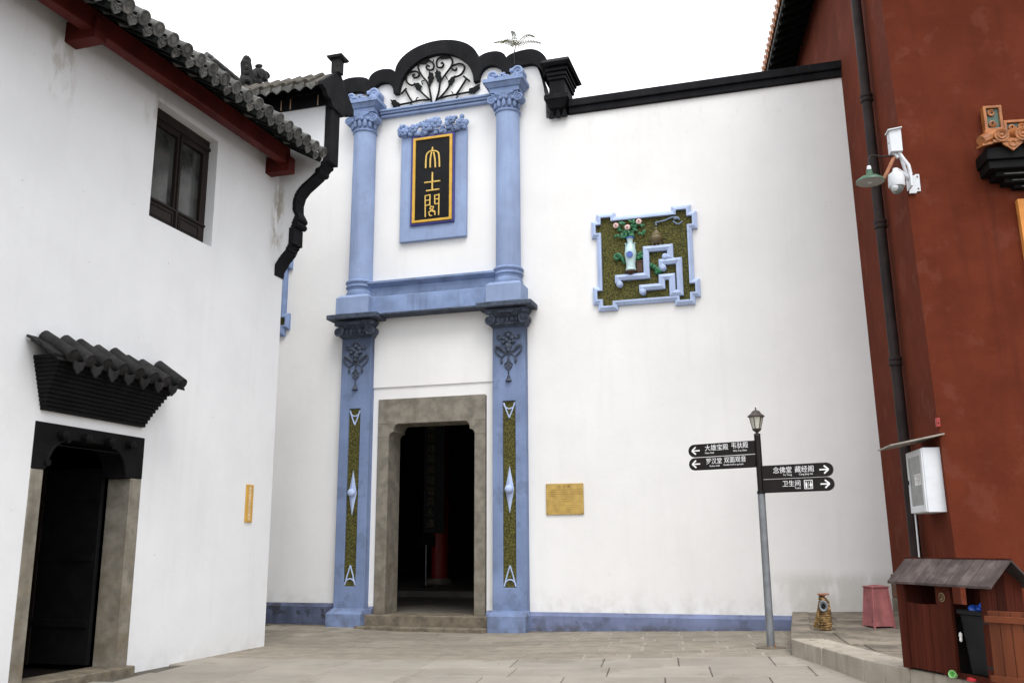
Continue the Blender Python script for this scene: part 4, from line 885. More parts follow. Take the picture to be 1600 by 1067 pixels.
for k in range(8):
    yk = -8.47 + k * .281
    inst('hood_tile', htm, hood, (XL + .455 + random.uniform(-.015, .015), yk, 3.60 + random.uniform(-.012, .012)), (0, HP + random.uniform(-.04, .04), random.uniform(-.06, .06)))
    if k < 7: inst('hood_drip', hdm, hood, (XL + .43, yk + .14, 3.54), (0, .15, 0))
B('hood_pan_tile', MB().bar((XL + .02, -8.62, 3.82), (XL + .22, -8.62, 3.70), .17, .025), 'tile_dark', hood); B('hood_pan_tile', MB().bar((XL + .16, -8.60, 3.75), (XL + .40, -8.60, 3.59), .18, .025), 'tile_dark', hood)
# yellow vertical plate
yp = E('yellow_plate', 'narrow vertical yellow plate with pale characters on the white house wall', 'plaque', (XL, -4.06, 1.88))
B('plate', MB().box(XL + .002, XL + .022, -4.155, -3.965, 1.88, 2.45), 'yellow_plate', yp, bev=.004)
for i, ch in enumerate('最佳旅游景区示范单位'): text(ch, .052, (XL + .0235, -4.10, 2.375 - i * .051), (0, 1, 0), (0, 0, 1), 'plate_letter', yp, depth=.001, name='character', wscale=1.5)

# ================================================================= RED BUILDING (local frame: x right along its front, y away along its side)
RZ = math.atan2(.140, .990)
def RLOC(x, y, z): p = RA + RDIR * x + DDIR * y; return (p.x, p.y, z)
red = E('red_hall', 'tall dark red plastered hall at right with dark eaves and orange glazed window hood', 'building', (RA.x, RA.y, 0), RZ)
def lx(z): return -.0133 * (z - 1)
def fy(z): return -3.45 + .05 * (z - 1.42)
ZT = 13.2
wl = MB()
wl.add([(lx(-.1), fy(-.1), -.1), (lx(ZT), fy(ZT), ZT), (lx(ZT), 10, ZT), (lx(-.1), 10, -.1)], [(0, 1, 2, 3)])
win = (1.34, 3.4, 4.4, 6.17)
def F(x, z, o=0): return (x, fy(z) - o, z)
xs = [None, win[0], win[1], 9]; zs = [-.1, win[2], win[3], ZT]
for i in range(3):
    for j in range(3):
        if i == 1 and j == 1: continue
        a, b = zs[j], zs[j + 1]
        xa = lambda z: lx(z) if xs[i] is None else xs[i]
        wl.add([F(xa(a), a), F(xs[i + 1], a), F(xs[i + 1], b), F(xa(b), b)], [(0, 1, 2, 3)])
for (p, q) in (((win[0], win[2]), (win[0], win[3])), ((win[1], win[2]), (win[1], win[3])), ((win[0], win[2]), (win[1], win[2])), ((win[0], win[3]), (win[1], win[3]))):
    wl.add([F(*p), F(*q), F(q[0], q[1], -.3), F(p[0], p[1], -.3)], [(0, 1, 2, 3)])
wl.add([(9, fy(-.1), -.1), (9, 10, -.1), (9, 10, ZT), (9, fy(ZT), ZT)], [(0, 1, 2, 3)]).add([(lx(-.1), 10, -.1), (9, 10, -.1), (9, 10, ZT), (lx(ZT), 10, ZT)], [(0, 1, 2, 3)])
B('wall', wl, 'red_plaster', red, weld=False)
B('plinth_stone', MB().box(-.06, .02, -.62, -.02, .2, .66), 'old_slab', red, bev=.02); B('plinth_stone', MB().box(-.055, .02, -.66, -.03, .66, 1.03), 'red_stone', red, bev=.02)
B('plinth_stone', MB().box(-.06, 6, -3.52, -.66, .2, .62), 'old_slab', red, bev=.02)
wfr = MB()
wfr.add([F(win[0], win[2], .03), F(win[0] + .16, win[2], .03), F(win[0] + .16, win[3] - .16, .03), F(win[0], win[3], .03)], [(0, 1, 2, 3)]).add([F(win[1], win[2], .03), F(win[1] - .16, win[2], .03), F(win[1] - .16, win[3] - .16, .03), F(win[1], win[3], .03)], [(0, 1, 2, 3)]).add([F(win[0], win[3], .03), F(win[1], win[3], .03), F(win[1] - .16, win[3] - .16, .03), F(win[0] + .16, win[3] - .16, .03)], [(0, 1, 2, 3)])
wo = B('window_frame', wfr, 'window_orange', red, smooth=0); sfm = wo.modifiers.new('thick', 'SOLIDIFY'); sfm.thickness = .12; sfm.offset = 0
B('window_pane', MB().box(win[0], win[1], fy(5) + .1, fy(5) + .12, win[2], win[3]), 'glass_dark', red)
# eave along the left side
EX, EZ = -.88, 12.35
def eo(z): return lx(z)
B('soffit', MB().hexa([(EX + .04, -5.2, EZ - .02), (.0, -5.2, 12.72), (.0, 10, 12.72), (EX + .04, 10, EZ - .02), (EX + .04, -5.2, EZ + .06), (0, -5.2, 12.80), (0, 10, 12.80), (EX + .04, 10, EZ + .06)]), 'rafter', red)
y = -4.8
rm = mesh('rafter', MB().bar((0, 0, 0), (.86, 0, .36), .09, .11), 'rafter', 0)
while y < 9.6: inst('rafter', rm, red, (EX + .05, y, EZ - .08)); y += .34
om = mesh('glazed_tile', MB().tube([(-.02, 0, 0), (.6, 0, .27)], .075, 10).prism([(-.11, .02), (0, -.03), (.11, .02), (.07, -.07), (0, -.13), (-.07, -.07)], 'x', .0, .02), 'glaze_orange', 40)
y = -5
while y < 9.8: inst('glazed_tile', om, red, (EX - .02, y, EZ + .13)); y += .26
B('roof', MB().hexa([(EX, -5.2, EZ + .07), (5, -5.2, 15), (5, 10, 15), (EX, 10, EZ + .07), (EX, -5.2, EZ + .13), (5, -5.2, 15.08), (5, 10, 15.08), (EX, 10, EZ + .13)]), 'glaze_orange', red)
B('fascia', MB().box(EX + .03, EX + .07, -5.2, 10, EZ - .05, EZ + .05), 'window_orange' if False else 'tile_grey', red)
# window hood with glazed ridge
hx0, hx1 = .86, 3.9
hd = MB(); steps = [(.93, 6.62, .38), (1.04, 6.54, .28), (1.17, 6.47, .20), (1.31, 6.40, .12)]
hd.box(.90, 2 * 2.38 - .90, fy(6.7) - .42, fy(6.7) + .05, 6.66, 6.84)
for i, (x, z, o) in enumerate(steps): hd.box(x, 4.76 - x, fy(z) - o, fy(z) + .05, z - (.085 if i < 3 else .07), z + .04)
wh = B('window_hood', hd, 'carved_black', red, bev=.012)
hl = MB()
for i, (x, z, o) in enumerate(steps[1:]): hl.box(x + .1, 4.66 - x, fy(z) - o - .012, fy(z) - o + .01, z - .06, z - .045)
B('hood_line', hl, 'tile_grey', wh)
ot = mesh('glazed_end_tile', MB().tube([(0, 0, 0), (0, .40, .16)], .085, 12).tube([(0, -.012, 0), (0, .03, 0)], .10, 14).tube([(.055 * cos(t), -.016, .055 * sin(t)) for t in lin(0, 2 * pi, 12)[:-1]], .012, 5, close=True).ell((0, -.012, 0), (.03, .015, .03), 8, 5), 'glaze_orange', 40)
od = mesh('glazed_drip', MB().prism([(-.14, .04), (0, -.0), (.14, .04), (.125, -.05), (.06, -.10), (0, -.15), (-.06, -.10), (-.125, -.05)], 'y', -.01, .02).tube([(.045 * cos(t), -.014, -.05 + .04 * sin(t)) for t in lin(0, 2 * pi, 10)[:-1]], .011, 5, close=True), 'glaze_orange', 40)
for k in range(11):
    x = 1.10 + k * .272; yb_ = fy(7) - .50
    inst('glazed_end_tile', ot, wh, (x, yb_, 6.98)); inst('glazed_drip', od, wh, (x + .136, yb_ + .02, 6.90))
B('corner_tile', MB().tube([(1.10, fy(7) - .35, 7.06), (.95, fy(7) - .44, 6.98), (.82, fy(7) - .52, 6.90)], [.08, .08, .07], 10).bar((1.1, fy(7) - .38, 6.93), (.80, fy(7) - .50, 6.83), .12, .03), 'glaze_orange', wh)
B('hood_deck', MB().hexa([(.98, fy(7) - .5, 6.88), (3.8, fy(7) - .5, 6.88), (3.8, fy(7) + .02, 7.14), (.98, fy(7) + .02, 7.14), (.98, fy(7) - .5, 6.92), (3.8, fy(7) - .5, 6.92), (3.8, fy(7) + .02, 7.2), (.98, fy(7) + .02, 7.2)]), 'glaze_orange', wh)
def panel(x0, x1, z0, z1):
    yy = fy(7.3) - .14
    p = B('ridge_panel', MB().wall('x', x0, x1, z0, z1, yy, yy + .12, [(x0 + .04, x1 - .04, z0 + .04, z1 - .04)]), 'glaze_orange', wh, bev=.008)
    B('panel_field', MB().box(x0 + .03, x1 - .03, yy + .035, yy + .06, z0 + .03, z1 - .03), 'glaze_green', p)
    mb = MB(); x = x0 + .11; k = 0
    while x < x1 - .06:
        for q in ([(z0 + z1) / 2] if z1 - z0 < .28 else [z0 + .11, z1 - .11]):
            mb.spiral((x, q), .05, .012, 1.6, yy + .02, .016, start=k, sgn=1 if k % 2 else -1, tn=5); k += 1
        x += .13
    B('scroll_relief', mb, 'glaze_orange', p)
panel(1.04, 1.29, 7.22, 7.60); panel(1.292, 3.45, 7.14, 7.36)
B('ridge_base', MB().box(1.0, 3.75, fy(7.2) - .17, fy(7.2) + .02, 7.10, 7.14) .box(1.02, 1.29, fy(7.2) - .165, fy(7.2) + .02, 7.14, 7.22), 'glaze_orange', wh, bev=.008)

# drainpipe
dp = E('drainpipe', 'tall dark brown drainpipe with collars running up the red wall', 'drainpipe', RLOC(-.14, -2.1, .4), RZ)
def dpx(z): return (.0 - .0133 * (z - 1) + .01, .10 - .0 * z, z - .4)
B('pipe', MB().tube([(lx(z) + .02, .05 - .0 * z + (.02 if z < 2 else 0), z - .4) for z in lin(.42, 12.6, 10)], .078, 16), 'pipe', dp)
for z in (4.17, 6.33, 8.45, 10.55): B('collar', MB().lathe([(.08, -.07), (.098, -.06), (.098, -.02), (.085, -.01), (.085, .01), (.098, .02), (.098, .06), (.08, .07)], (lx(z) + .02, .05, z - .4), 18), 'pipe', dp)
wc = E('white_conduit', 'thin white cable conduit running down the red wall below the cabinet', 'conduit', RLOC(-.23, -2.60, .60), RZ)
B('conduit', MB().tube([(0, 0, 0), (0, 0, 1.32)], .012, 6), 'white_metal', wc)

# utility cabinet with awning
uc = E('utility_cabinet', 'white metal utility cabinet with glass door and notice under a small tin awning', 'cabinet', RLOC(-.01, -2.92, 1.91), RZ)
B('body', MB().box(-.235, .02, -.39, .39, 0, .85), 'white_metal', uc, bev=.008)
dr = B('door', MB().wall('y', -.385, .385, .01, .84, -.255, -.237, [(-.30, .30, .10, .76)]), 'white_metal', uc, bev=.004)
B('door_glass', MB().box(-.246, -.243, -.31, .31, .09, .77), 'box_glass', dr)
B('notice', MB().box(-.2505, -.2475, -.25, .06, .37, .52), 'paper', dr)
nl = MB()
for k in range(6): nl.box(-.2515, -.2508, -.22, .03 - .05 * (k % 3), .495 - k * .02, .50 - k * .02)
B('notice_line', nl, 'slate_dark', dr, smooth=0)
B('lock', MB().box(-.27, -.255, .335, .36, .40, .46), 'iron_black', dr)
aw = MB().hexa([(-.62, -.34, .885), (-.62, .44, .885), (.02, .44, 1.00), (.02, -.56, 1.00), (-.62, -.34, .905), (-.62, .44, .905), (.02, .44, 1.02), (.02, -.56, 1.02)])
B('awning', aw, 'awning', uc)
al = E('alarm_box', 'little red alarm box on the corner of the red wall above the cabinet', 'alarm box', RLOC(-.02, fy(3.07) - .0, 3.02), RZ)
B('case', MB().box(-.035, .015, -.04, .02, 0, .12), 'alarm_red', al, bev=.006); B('button', MB().ell((-.01, -.04, .05), (.012, .006, .012), 8, 5), 'pipe', al)

# lamp, junction box, camera
jb = E('junction_box', 'small white metal junction box with a sloped cap high on the red wall', 'junction box', RLOC(-.17, fy(7.1) - .02, 6.98), RZ)
B('case', MB().box(-.10, .06, -.16, .0, .0, .34), 'white_metal', jb, bev=.005)
B('cap', MB().hexa([(-.125, -.19, .315), (.07, -.19, .345), (.07, .0, .345), (-.125, .0, .315), (-.125, -.19, .33), (.07, -.19, .36), (.07, .0, .36), (-.125, .0, .33)]), 'white_metal', jb)
B('lid_screw', MB().ell((-.101, -.08, .16), (.006, .01, .01), 8, 5), 'iron_black', jb)
B('cable', MB().tube([(.02, -.1, .0), (.06, -.12, -.10), (.12, -.14, -.22), (.14, -.13, -.36)], .025, 8).tube([(-.05, -.08, .01), (.0, -.1, -.08)], .025, 8), 'white_metal', jb)
lp = E('wall_lamp', 'green enamel barn lamp on a thin bent arm beside the camera', 'lamp', RLOC(-.66, fy(6.5) - .42, 6.44), RZ)
B('shade', MB().lathe([(.04, .17), (.045, .10), (.06, .085), (.12, .065), (.185, .02), (.195, -.01)], n=24), 'green_enamel', lp)
B('shade_lining', MB().lathe([(.0, .075), (.06, .075), (.115, .055), (.178, .012), (.19, -.011)], n=24), 'lamp_inside', lp)
B('bulb', MB().spiral((0, .02), .04, .04, 1, 0, .012).xf(Matrix.Rotation(RAD(90), 4, 'X')).lathe([(0, -.03), (.03, -.02), (.035, .02), (.02, .07)], n=10), 'white_metal', lp)
B('socket', MB().lathe([(.03, .16), (.032, .20), (.025, .23), (0, .23)], n=12), 'white_metal', lp)
B('arm', MB().tube([(0, 0, .22), (.0, .0, .32), (.04, .03, .39), (.12, .09, .42), (.22, .16, .42), (.34, .24, .46), (.46, .36, .50)], .014, 8), 'pipe', lp)
cmx = E('security_camera', 'white dome security camera on a bracket at the corner of the red wall', 'camera', RLOC(-.10, fy(6.5) - .0, 6.44), RZ)
br = B('bracket', MB().box(.15, .21, -.03, .0, -.04, .22).box(.05, .15, -.045, -.015, -.07, .20).box(.03, .06, -.22, .0, -.02, .18), 'white_metal', cmx, bev=.004)
for z in (0.0, .18): B('bolt', MB().ell((.18, -.035, z), (.012, .01, .012), 8, 5), 'rusty', br)
B('housing', MB().lathe([(0, .28), (.035, .275), (.04, .24), (.055, .22), (.10, .19), (.11, .14), (.112, .02), (.105, .0), (.0, .0)], (-.18, -.30, -.06), 20), 'white_metal', cmx)
B('dome', MB().ell((-.18, -.30, -.065), (.085, .085, .10), 16, 10), 'box_glass', cmx)
B('lens_shroud', MB().ell((-.215, -.34, -.075), (.055, .055, .06), 12, 8), 'white_metal', cmx)
B('arm', MB().tube([(.05, -.12, .10), (-.08, -.22, .18), (-.16, -.29, .20)], .03, 8).tube([(.05, -.05, .15), (.02, -.03, .32), (-.02, -.03, .5)], .022, 8), 'white_metal', cmx)
B('strut', MB().tube([(-.34, -.28, .08), (-.22, -.2, .30), (-.10, -.05, .52)], .026, 8), 'rusty', cmx)

# ================================================================= SIGNPOST
sp = E('signpost', 'grey steel signpost with four brown finger boards and a lantern on top', 'signpost', (-.48, -2.90, gz(-.48, -2.9)), RAD(-18))
zb = gz(-.48, -2.9)
B('pole', MB().tube([(0, 0, 0), (-.005, 0, 2.12)], [.055, .052], 14), 'pole_grey', sp)
B('sleeve', MB().tube([(-.005, 0, 2.10), (-.012, 0, 2.96)], .046, 14).tube([(-.005, 0, 2.10), (-.006, 0, 2.14)], .058, 14), 'sign_brown', sp)
B('anchor_bolt', MB().tube([(.08, -.05, .0), (.08, -.05, .05)], .012, 8), 'rusty', sp)
B('foot_plate', MB().lathe([(.21, -.02), (.20, .012), (.07, .02), (.06, .03)], n=20), 'step_stone', sp)
def finger(z0, z1, left, items, L=1.03):
    h = z1 - z0; r = h / 2; x0 = .045
    o = [(x0, z0), (x0 + L - r, z0)] + [(x0 + L - r + r * sin(t), z0 + r - r * cos(t)) for t in lin(0, pi, 10)][1:-1] + [(x0 + L - r, z1), (x0, z1)]
    if left: o = [(-x, z) for x, z in o]
    b = B('finger_board', MB().prism(o, 'y', -.05, -.02), 'sign_brown', sp, bev=.004)
    cz = (z0 + z1) / 2; s_ = -1 if left else 1; ax = s_ * (x0 + L - r + .035)
    ar = MB(); y0_, y1_ = -.0535, -.0515
    def bar(p, q, t=.020):
        p, q = Vector(p), Vector(q); d = (q - p).normalized(); n = Vector((-d.y, d.x)) * t / 2; ar.prism([tuple(p - n), tuple(q - n), tuple(q + n), tuple(p + n)], 'y', y0_, y1_)
    bar((ax - s_ * .125, cz), (ax - s_ * .008, cz))
    y0_, y1_ = -.0545, -.0525
    bar((ax - s_ * .062, cz + .054), (ax, cz - .007 * 0), .022); y0_, y1_ = -.0555, -.053; bar((ax - s_ * .062, cz - .054), (ax, cz), .022)
    B('arrow', ar, 'white_letter', b, smooth=0)
    for body, size, x, z, ws in items: text(body, size, (x, -.0515, z - zb), (1, 0, 0), (0, 0, 1), 'white_letter', b, depth=.001, wscale=ws, bold=0)
    return b
finger(2.785 - zb, 2.975 - zb, True, [('大雄宝殿', .096, -.81, 2.875, .97), ('韦驮殿', .096, -.40, 2.885, .92), ('Main Hall', .036, -.81, 2.825, 1.05), ('Wei Tuo Dian', .036, -.37, 2.832, 1)])
finger(2.590 - zb, 2.775 - zb, True, [('罗汉堂', .092, -.80, 2.680, .92), ('双面观音', .092, -.52, 2.685, .93), ('Rohan Hall', .034, -.745, 2.632, 1.05), ('Double Surface guanyin', .034, -.53, 2.638, .95)])
finger(2.415 - zb, 2.605 - zb, False, [('念佛堂', .096, .205, 2.495, .95), ('藏经阁', .096, .515, 2.495, .95), ('Yu Tang', .036, .345, 2.450, 1.05), ('Cang Jing Ge', .036, .57, 2.450, 1.05)], 1.0)
fb4 = finger(2.220 - zb, 2.408 - zb, False, [('卫生间', .092, .325, 2.305, .96), ('Toilet', .034, .50, 2.262, 1.05)], 1.0)
ic_ = MB(); x0, x1, z0, z1 = .635, .755, 2.255 - zb, 2.378 - zb
ic_.wall('x', x0, x1, z0, z1, -.0535, -.0515, [(x0 + .009, x1 - .009, z0 + .009, z1 - .009)])
for cx_, w_ in ((.665, 1), (.727, -1)):
    ic_.prism([(cx_ + .009 * cos(t), z1 - .028 + .009 * sin(t)) for t in lin(0, 2 * pi, 10)[:-1]], 'y', -.0535, -.0515)
    if w_ > 0: ic_.prism([(cx_ - .016, z1 - .042), (cx_ + .016, z1 - .042), (cx_ + .010, z0 + .016), (cx_ - .010, z0 + .016)], 'y', -.0535, -.0515)
    else: ic_.prism([(cx_ - .009, z1 - .042), (cx_ + .009, z1 - .042), (cx_ + .02, z0 + .045), (cx_ + .008, z0 + .045), (cx_ + .008, z0 + .016), (cx_ - .008, z0 + .016), (cx_ - .008, z0 + .045), (cx_ - .02, z0 + .045)], 'y', -.0535, -.0515)
ic_.box(.694, .698, -.0535, -.0515, z0 + .02, z1 - .02)
B('toilet_pictogram', ic_, 'white_letter', fb4, smooth=0)
lz = 2.95
ln = B('lantern', MB().lathe([(.045, lz - .02), (.05, lz + .0), (.02, lz + .02), (.025, lz + .035), (.05, lz + .05), (.068, lz + .075), (.06, lz + .085), (0, lz + .085)], (-.012, 0, 0), 16), 'lamp_metal', sp)
hx = [(cos(t), sin(t)) for t in lin(pi / 6, pi / 6 + 2 * pi, 6)[:-1]]
gl = MB(); fr_ = MB(); nlx = len(hx)
for i in range(nlx):
    a, b = hx[i], hx[(i + 1) % nlx]; r0, r1, za, zc = .058, .098, lz + .085, lz + .255
    gl.add([(a[0] * r0 - .012, a[1] * r0, za), (b[0] * r0 - .012, b[1] * r0, za), (b[0] * r1 - .012, b[1] * r1, zc), (a[0] * r1 - .012, a[1] * r1, zc)], [(0, 1, 2, 3)])
    fr_.tube([(a[0] * r0 - .012, a[1] * r0, za), (a[0] * r1 - .012, a[1] * r1, zc)], .007, 6)
fr_.lathe([(.10, zc - .008), (.122, zc), (.122, zc + .012), (.10, zc + .03), (.07, zc + .055), (.055, zc + .08), (.03, zc + .095), (.012, zc + .10), (.008, zc + .115), (.013, zc + .125), (.006, zc + .14), (0, zc + .142)], (-.012, 0, 0), 18)
B('lantern_pane', gl, 'lamp_glass', ln, smooth=0); B('lantern_cap', fr_, 'lamp_metal', ln)

# ================================================================= HYDRANT, PINK BOX
hy = E('fire_hydrant', 'fire hydrant bound in straw rope with one open outlet', 'hydrant', (.26, -2.62, pz(.26, -2.62)), RAD(-5))
B('body', MB().lathe([(.095, 0), (.092, .25), (.085, .34), (.06, .42), (.03, .44), (.03, .47), (.0, .47)], n=16), 'straw', hy)
tp = MB().tube([(0, 0, .42), (0, 0, .475)], [.04, .025], 8).lathe([(.02, .47), (.10, .478), (.105, .49), (.10, .50), (0, .50)], n=16)
B('cap_wheel', tp, 'rusty', hy)
B('outlet', MB().tube([(0, -.05, .33), (.0, -.12, .33)], .062, 16).tube([(.07 * cos(t), -.125, .33 + .07 * sin(t)) for t in lin(0, 2 * pi, 16)[:-1]], .014, 6, close=True), 'pole_grey', hy)
B('outlet_bore', MB().tube([(0, -.118, .33), (0, -.1235, .33)], .042, 12), 'iron_black', hy)
rp = MB()
for k in range(11):
    z = .02 + k * .026; rp.tube([((.105 + random.uniform(-.004, .008)) * cos(t), .105 * sin(t), z + .012 * sin(t + k) + random.uniform(-.003, .003)) for t in lin(0, 2 * pi, 18)[:-1]], .0145, 6, close=True)
for k in range(6): rp.tube([(.10 * cos(t) * (1 - .06 * k), .10 * sin(t) * (1 - .06 * k), .31 + k * .024 + .03 * sin(t * 1 + k)) for t in lin(0, 2 * pi, 16)[:-1]], .014, 6, close=True)
B('straw_rope', rp, 'straw', hy, kind='stuff')
ss = MB()
for k in range(60):
    a = random.uniform(pi * .75, pi * 1.25); x, y = -.07 + random.uniform(-.03, .01), random.uniform(-.09, .0)
    z = random.uniform(.25, .40); ss.tube([(x, y, z), (x - random.uniform(.02, .06), y - .02, z * .55), (x - random.uniform(.05, .12), y - random.uniform(0, .05), random.uniform(0, .06))], .0045, 4)
for k in range(90):
    a = random.uniform(0, 2 * pi); z = random.uniform(.02, .42); r = .10 * (1 if z < .3 else .8)
    ss.tube([(r * cos(a), r * sin(a), z), ((r + random.uniform(.01, .035)) * cos(a + .3), (r + .02) * sin(a + .3), z + random.uniform(-.04, .04))], .003, 3)
B('straw_strand', ss, 'straw', hy, kind='stuff')
hy.scale = (.76, .80, .96)
pk = E('pink_box', 'worn pink tapered wooden box standing on the terrace by the white wall', 'box', (.98, -2.30, pz(.98, -2.3)), RAD(26))
bw, tw, hgt = .150, .112, .54
for i, (a, b) in enumerate(((0, 1), (1, 2), (2, 3), (3, 0))):
    c = [(-1, -1), (1, -1), (1, 1), (-1, 1)]
    p = [(c[a][0] * bw, c[a][1] * bw, .02), (c[b][0] * bw, c[b][1] * bw, .02), (c[b][0] * tw, c[b][1] * tw, hgt), (c[a][0] * tw, c[a][1] * tw, hgt)]
    mid = Vector((sum(q[0] for q in p) / 4, sum(q[1] for q in p) / 4, 0)).normalized() * .02
    B('side_board', MB().hexa([p[0], p[1], (p[1][0] - mid.x, p[1][1] - mid.y, .02), (p[0][0] - mid.x, p[0][1] - mid.y, .02), p[3], p[2], (p[2][0] - mid.x, p[2][1] - mid.y, hgt), (p[3][0] - mid.x, p[3][1] - mid.y, hgt)]), 'pink_wood', pk)
cn = MB()
for sx, sy in ((-1, -1), (1, -1), (1, 1), (-1, 1)): cn.tube([(sx * bw, sy * bw, -.01), (sx * tw, sy * tw, hgt)], [.016, .012], 6)
B('corner_strip', cn, 'pink_wood', pk)
B('lid', MB().box(-tw - .02, tw + .02, -tw - .02, tw + .02, hgt, hgt + .018).frust(-tw, tw, -tw, tw, hgt + .018, -.03, .03, -.03, .03, hgt + .035), 'pink_wood', pk, bev=.004)

dl_ = MB()
random.seed(21)
for i in range(46):
    x, y = random.choice(((random.uniform(-.19, .3), random.uniform(-5.6, -3.6)), (random.uniform(-4.6, -.3), random.uniform(-.6, -.2)), (random.uniform(-7.6, -.5), random.uniform(-5.5, -1)), (random.uniform(0, 1.2), random.uniform(-3.6, -.4)), (random.uniform(-8.0, -7.7), random.uniform(-8, -3.5))))
    z = (pz(x, y) + .006 if x > edge_x(y) + .02 else gz(x, y) + .003); a = random.uniform(0, 6.28); r = random.uniform(.008, .026)
    dl_.add([(x + r * cos(a), y + r * sin(a), z), (x - r * .4 * sin(a), y + r * .4 * cos(a), z + .006), (x - r * cos(a), y - r * sin(a), z + .002), (x + r * .4 * sin(a), y - r * .4 * cos(a), z + .004)], [(0, 1, 2, 3)])
B('leaf_litter', dl_, 'straw', kind='stuff', smooth=0)
random.seed(22)
# ================================================================= LITTER BIN SHELTER
BZ = .315
bn = E('litter_bin_shelter', 'brown slatted wooden litter bin housing with pitched roof, one door hanging open', 'litter bin', (.895, -6.42, BZ), RAD(-60.5))
DEP = .36
for x0, x1, nm in ((.0, .125, 'post'), (.60, .80, 'post'), (1.20, 1.30, 'post')): B(nm, MB().box(x0, x1, 0, .035, 0, .83), 'bin_wood', bn, bev=.004)
x = .127
for k in range(4): B('plank', MB().box(x + .002, x + .114, .006, .03, .015, .625 + random.uniform(-.004, .004)), 'bin_wood', bn, bev=.003); x += .1175
B('rail', MB().box(.125, .60, .03, .055, .56, .62), 'bin_wood', bn); B('rail', MB().box(.0, 1.30, .004, .034, .80, .84), 'bin_wood', bn); B('rail', MB().box(.80, 1.20, .0, .04, .0, .045), 'bin_wood', bn)
B('emblem', MB().tube([(.69, -.001, .70), (.69, -.006, .70)], .042, 18), 'faded_gold', bn)
B('emblem_mark', MB().tube([(.69 + .03 * cos(t), -.0075, .70 + .03 * sin(t)) for t in lin(0, 2 * pi, 14)[:-1]], .004, 5, close=True).tube([(.675, -.0075, .69), (.69, -.0075, .72), (.705, -.0075, .69)], .005, 5), 'bin_wood', bn)
AP = 1.03
def gablep(xa, xb, last):
    y = .0; k = 0
    while y < DEP - .01:
        y1 = min(DEP, y + .09); zz = lambda q: .84 + (AP - .05 - .84) * (1 - abs(q - DEP / 2) / (DEP / 2))
        ya, yb2 = (y + .038 if k == 0 else y + .002), y1 - .002
        B('gable_plank', MB().hexa([(xa, ya, 0), (xb, ya, 0), (xb, yb2, 0), (xa, yb2, 0), (xa, ya, zz(ya)), (xb, ya, zz(ya)), (xb, yb2, zz(yb2)), (xa, yb2, zz(yb2))]), 'bin_wood', bn)
        y = y1; k += 1
gablep(1.272, 1.298, True); gablep(.002, .028, False)
x = .03
for k in range(11):
    if x > 1.26: break
    top = .62 if (.12 < x < .56 or .84 < x < 1.16) else .82
    B('back_plank', MB().box(x, x + .112, DEP - .03, DEP - .005, 0, top), 'bin_wood', bn); x += .114
B('floor_board', MB().box(.03, 1.27, .04, DEP - .03, .0, .03), 'bin_dark', bn); B('divider', MB().box(.69, .71, .04, DEP - .03, .03, .52), 'bin_dark', bn)
x = -.06
rl = (1.42 + .06) / 10
for k in range(10):
    for sg in (0, 1):
        ye, za_, zb_ = (-.055 if sg == 0 else DEP + .055), .80, AP + .0
        yr = DEP / 2
        j = random.uniform(0, .004)
        p = [(x + .004, ye, za_ + j), (x + rl - .004, ye, za_ + j), (x + rl - .004, yr, zb_ + j), (x + .004, yr, zb_ + j)]
        B('roof_plank', MB().hexa(p + [(a, b, c + .022) for a, b, c in p]), 'bin_roof', bn)
    x += rl
for z in (.12, .50): B('hinge', MB().box(1.205, 1.30, -.006, .0, z, z + .03), 'pipe', bn)
B('ridge_strip', MB().box(-.06, 1.42, DEP / 2 - .012, DEP / 2 + .012, AP + .018, AP + .03), 'bin_wood', bn)
# open door
dang = RAD(24); dv = Vector((cos(dang), sin(dang), 0)); dn = Vector((-sin(dang), cos(dang), 0)); h0 = Vector((1.315, -.035, 0))
for k in range(4):
    a = h0 + dv * (.098 * k + .002); b = h0 + dv * (.098 * k + .094)
    B('door_plank', MB().hexa([a + Vector((0, 0, -.06)), b + Vector((0, 0, -.06)), b + dn * .02 + Vector((0, 0, -.06)), a + dn * .02 + Vector((0, 0, -.06)), a + Vector((0, 0, .62)), b + Vector((0, 0, .62)), b + dn * .02 + Vector((0, 0, .62)), a + dn * .02 + Vector((0, 0, .62))]), 'bin_door', bn, bev=.003)
for z in (.55, .06): a = h0 - dn * .012 - dv * .02; b = h0 + dv * .40 - dn * .012; B('door_rail', MB().bar(a + Vector((0, 0, z)), b + Vector((0, 0, z)), .024, .055), 'bin_door', bn, bev=.003)
B('door_handle', MB().bar(h0 + dv * .36 - dn * .02 + Vector((0, 0, .34)), h0 + dv * .36 - dn * .02 + Vector((0, 0, .42)), .012, .012, (1, 0, 0)), 'steel', bn)
def BL(x, y, z): a = RAD(-60.5); return (.895 + x * cos(a) - y * sin(a), -6.42 + x * sin(a) + y * cos(a), BZ + z)
tc = E('trash_can', 'black plastic trash can standing inside the open side of the bin housing', 'trash can', BL(1.02, .19, .03), RAD(-60.5))
B('tub', MB().frust(-.135, .135, -.11, .12, 0, -.185, .185, -.14, .13, .54), 'plastic_black', tc, bev=.02)
B('rim', MB().wall('x', -.2, .2, .53, .57, -.155, -.135).box(-.2, -.18, -.155, .13, .53, .57).box(.18, .2, -.155, .13, .53, .57).box(-.2, .2, .11, .13, .53, .57), 'plastic_black', tc, bev=.005)
bb_ = MB()
for i in range(9): bb_.ell((random.uniform(-.1, .16), random.uniform(-.08, .06), .56 + random.uniform(-.02, .05)), (random.uniform(.05, .09), .06, .035), 9, 6, Matrix.Rotation(random.uniform(-.7, .7), 3, 'Y'))
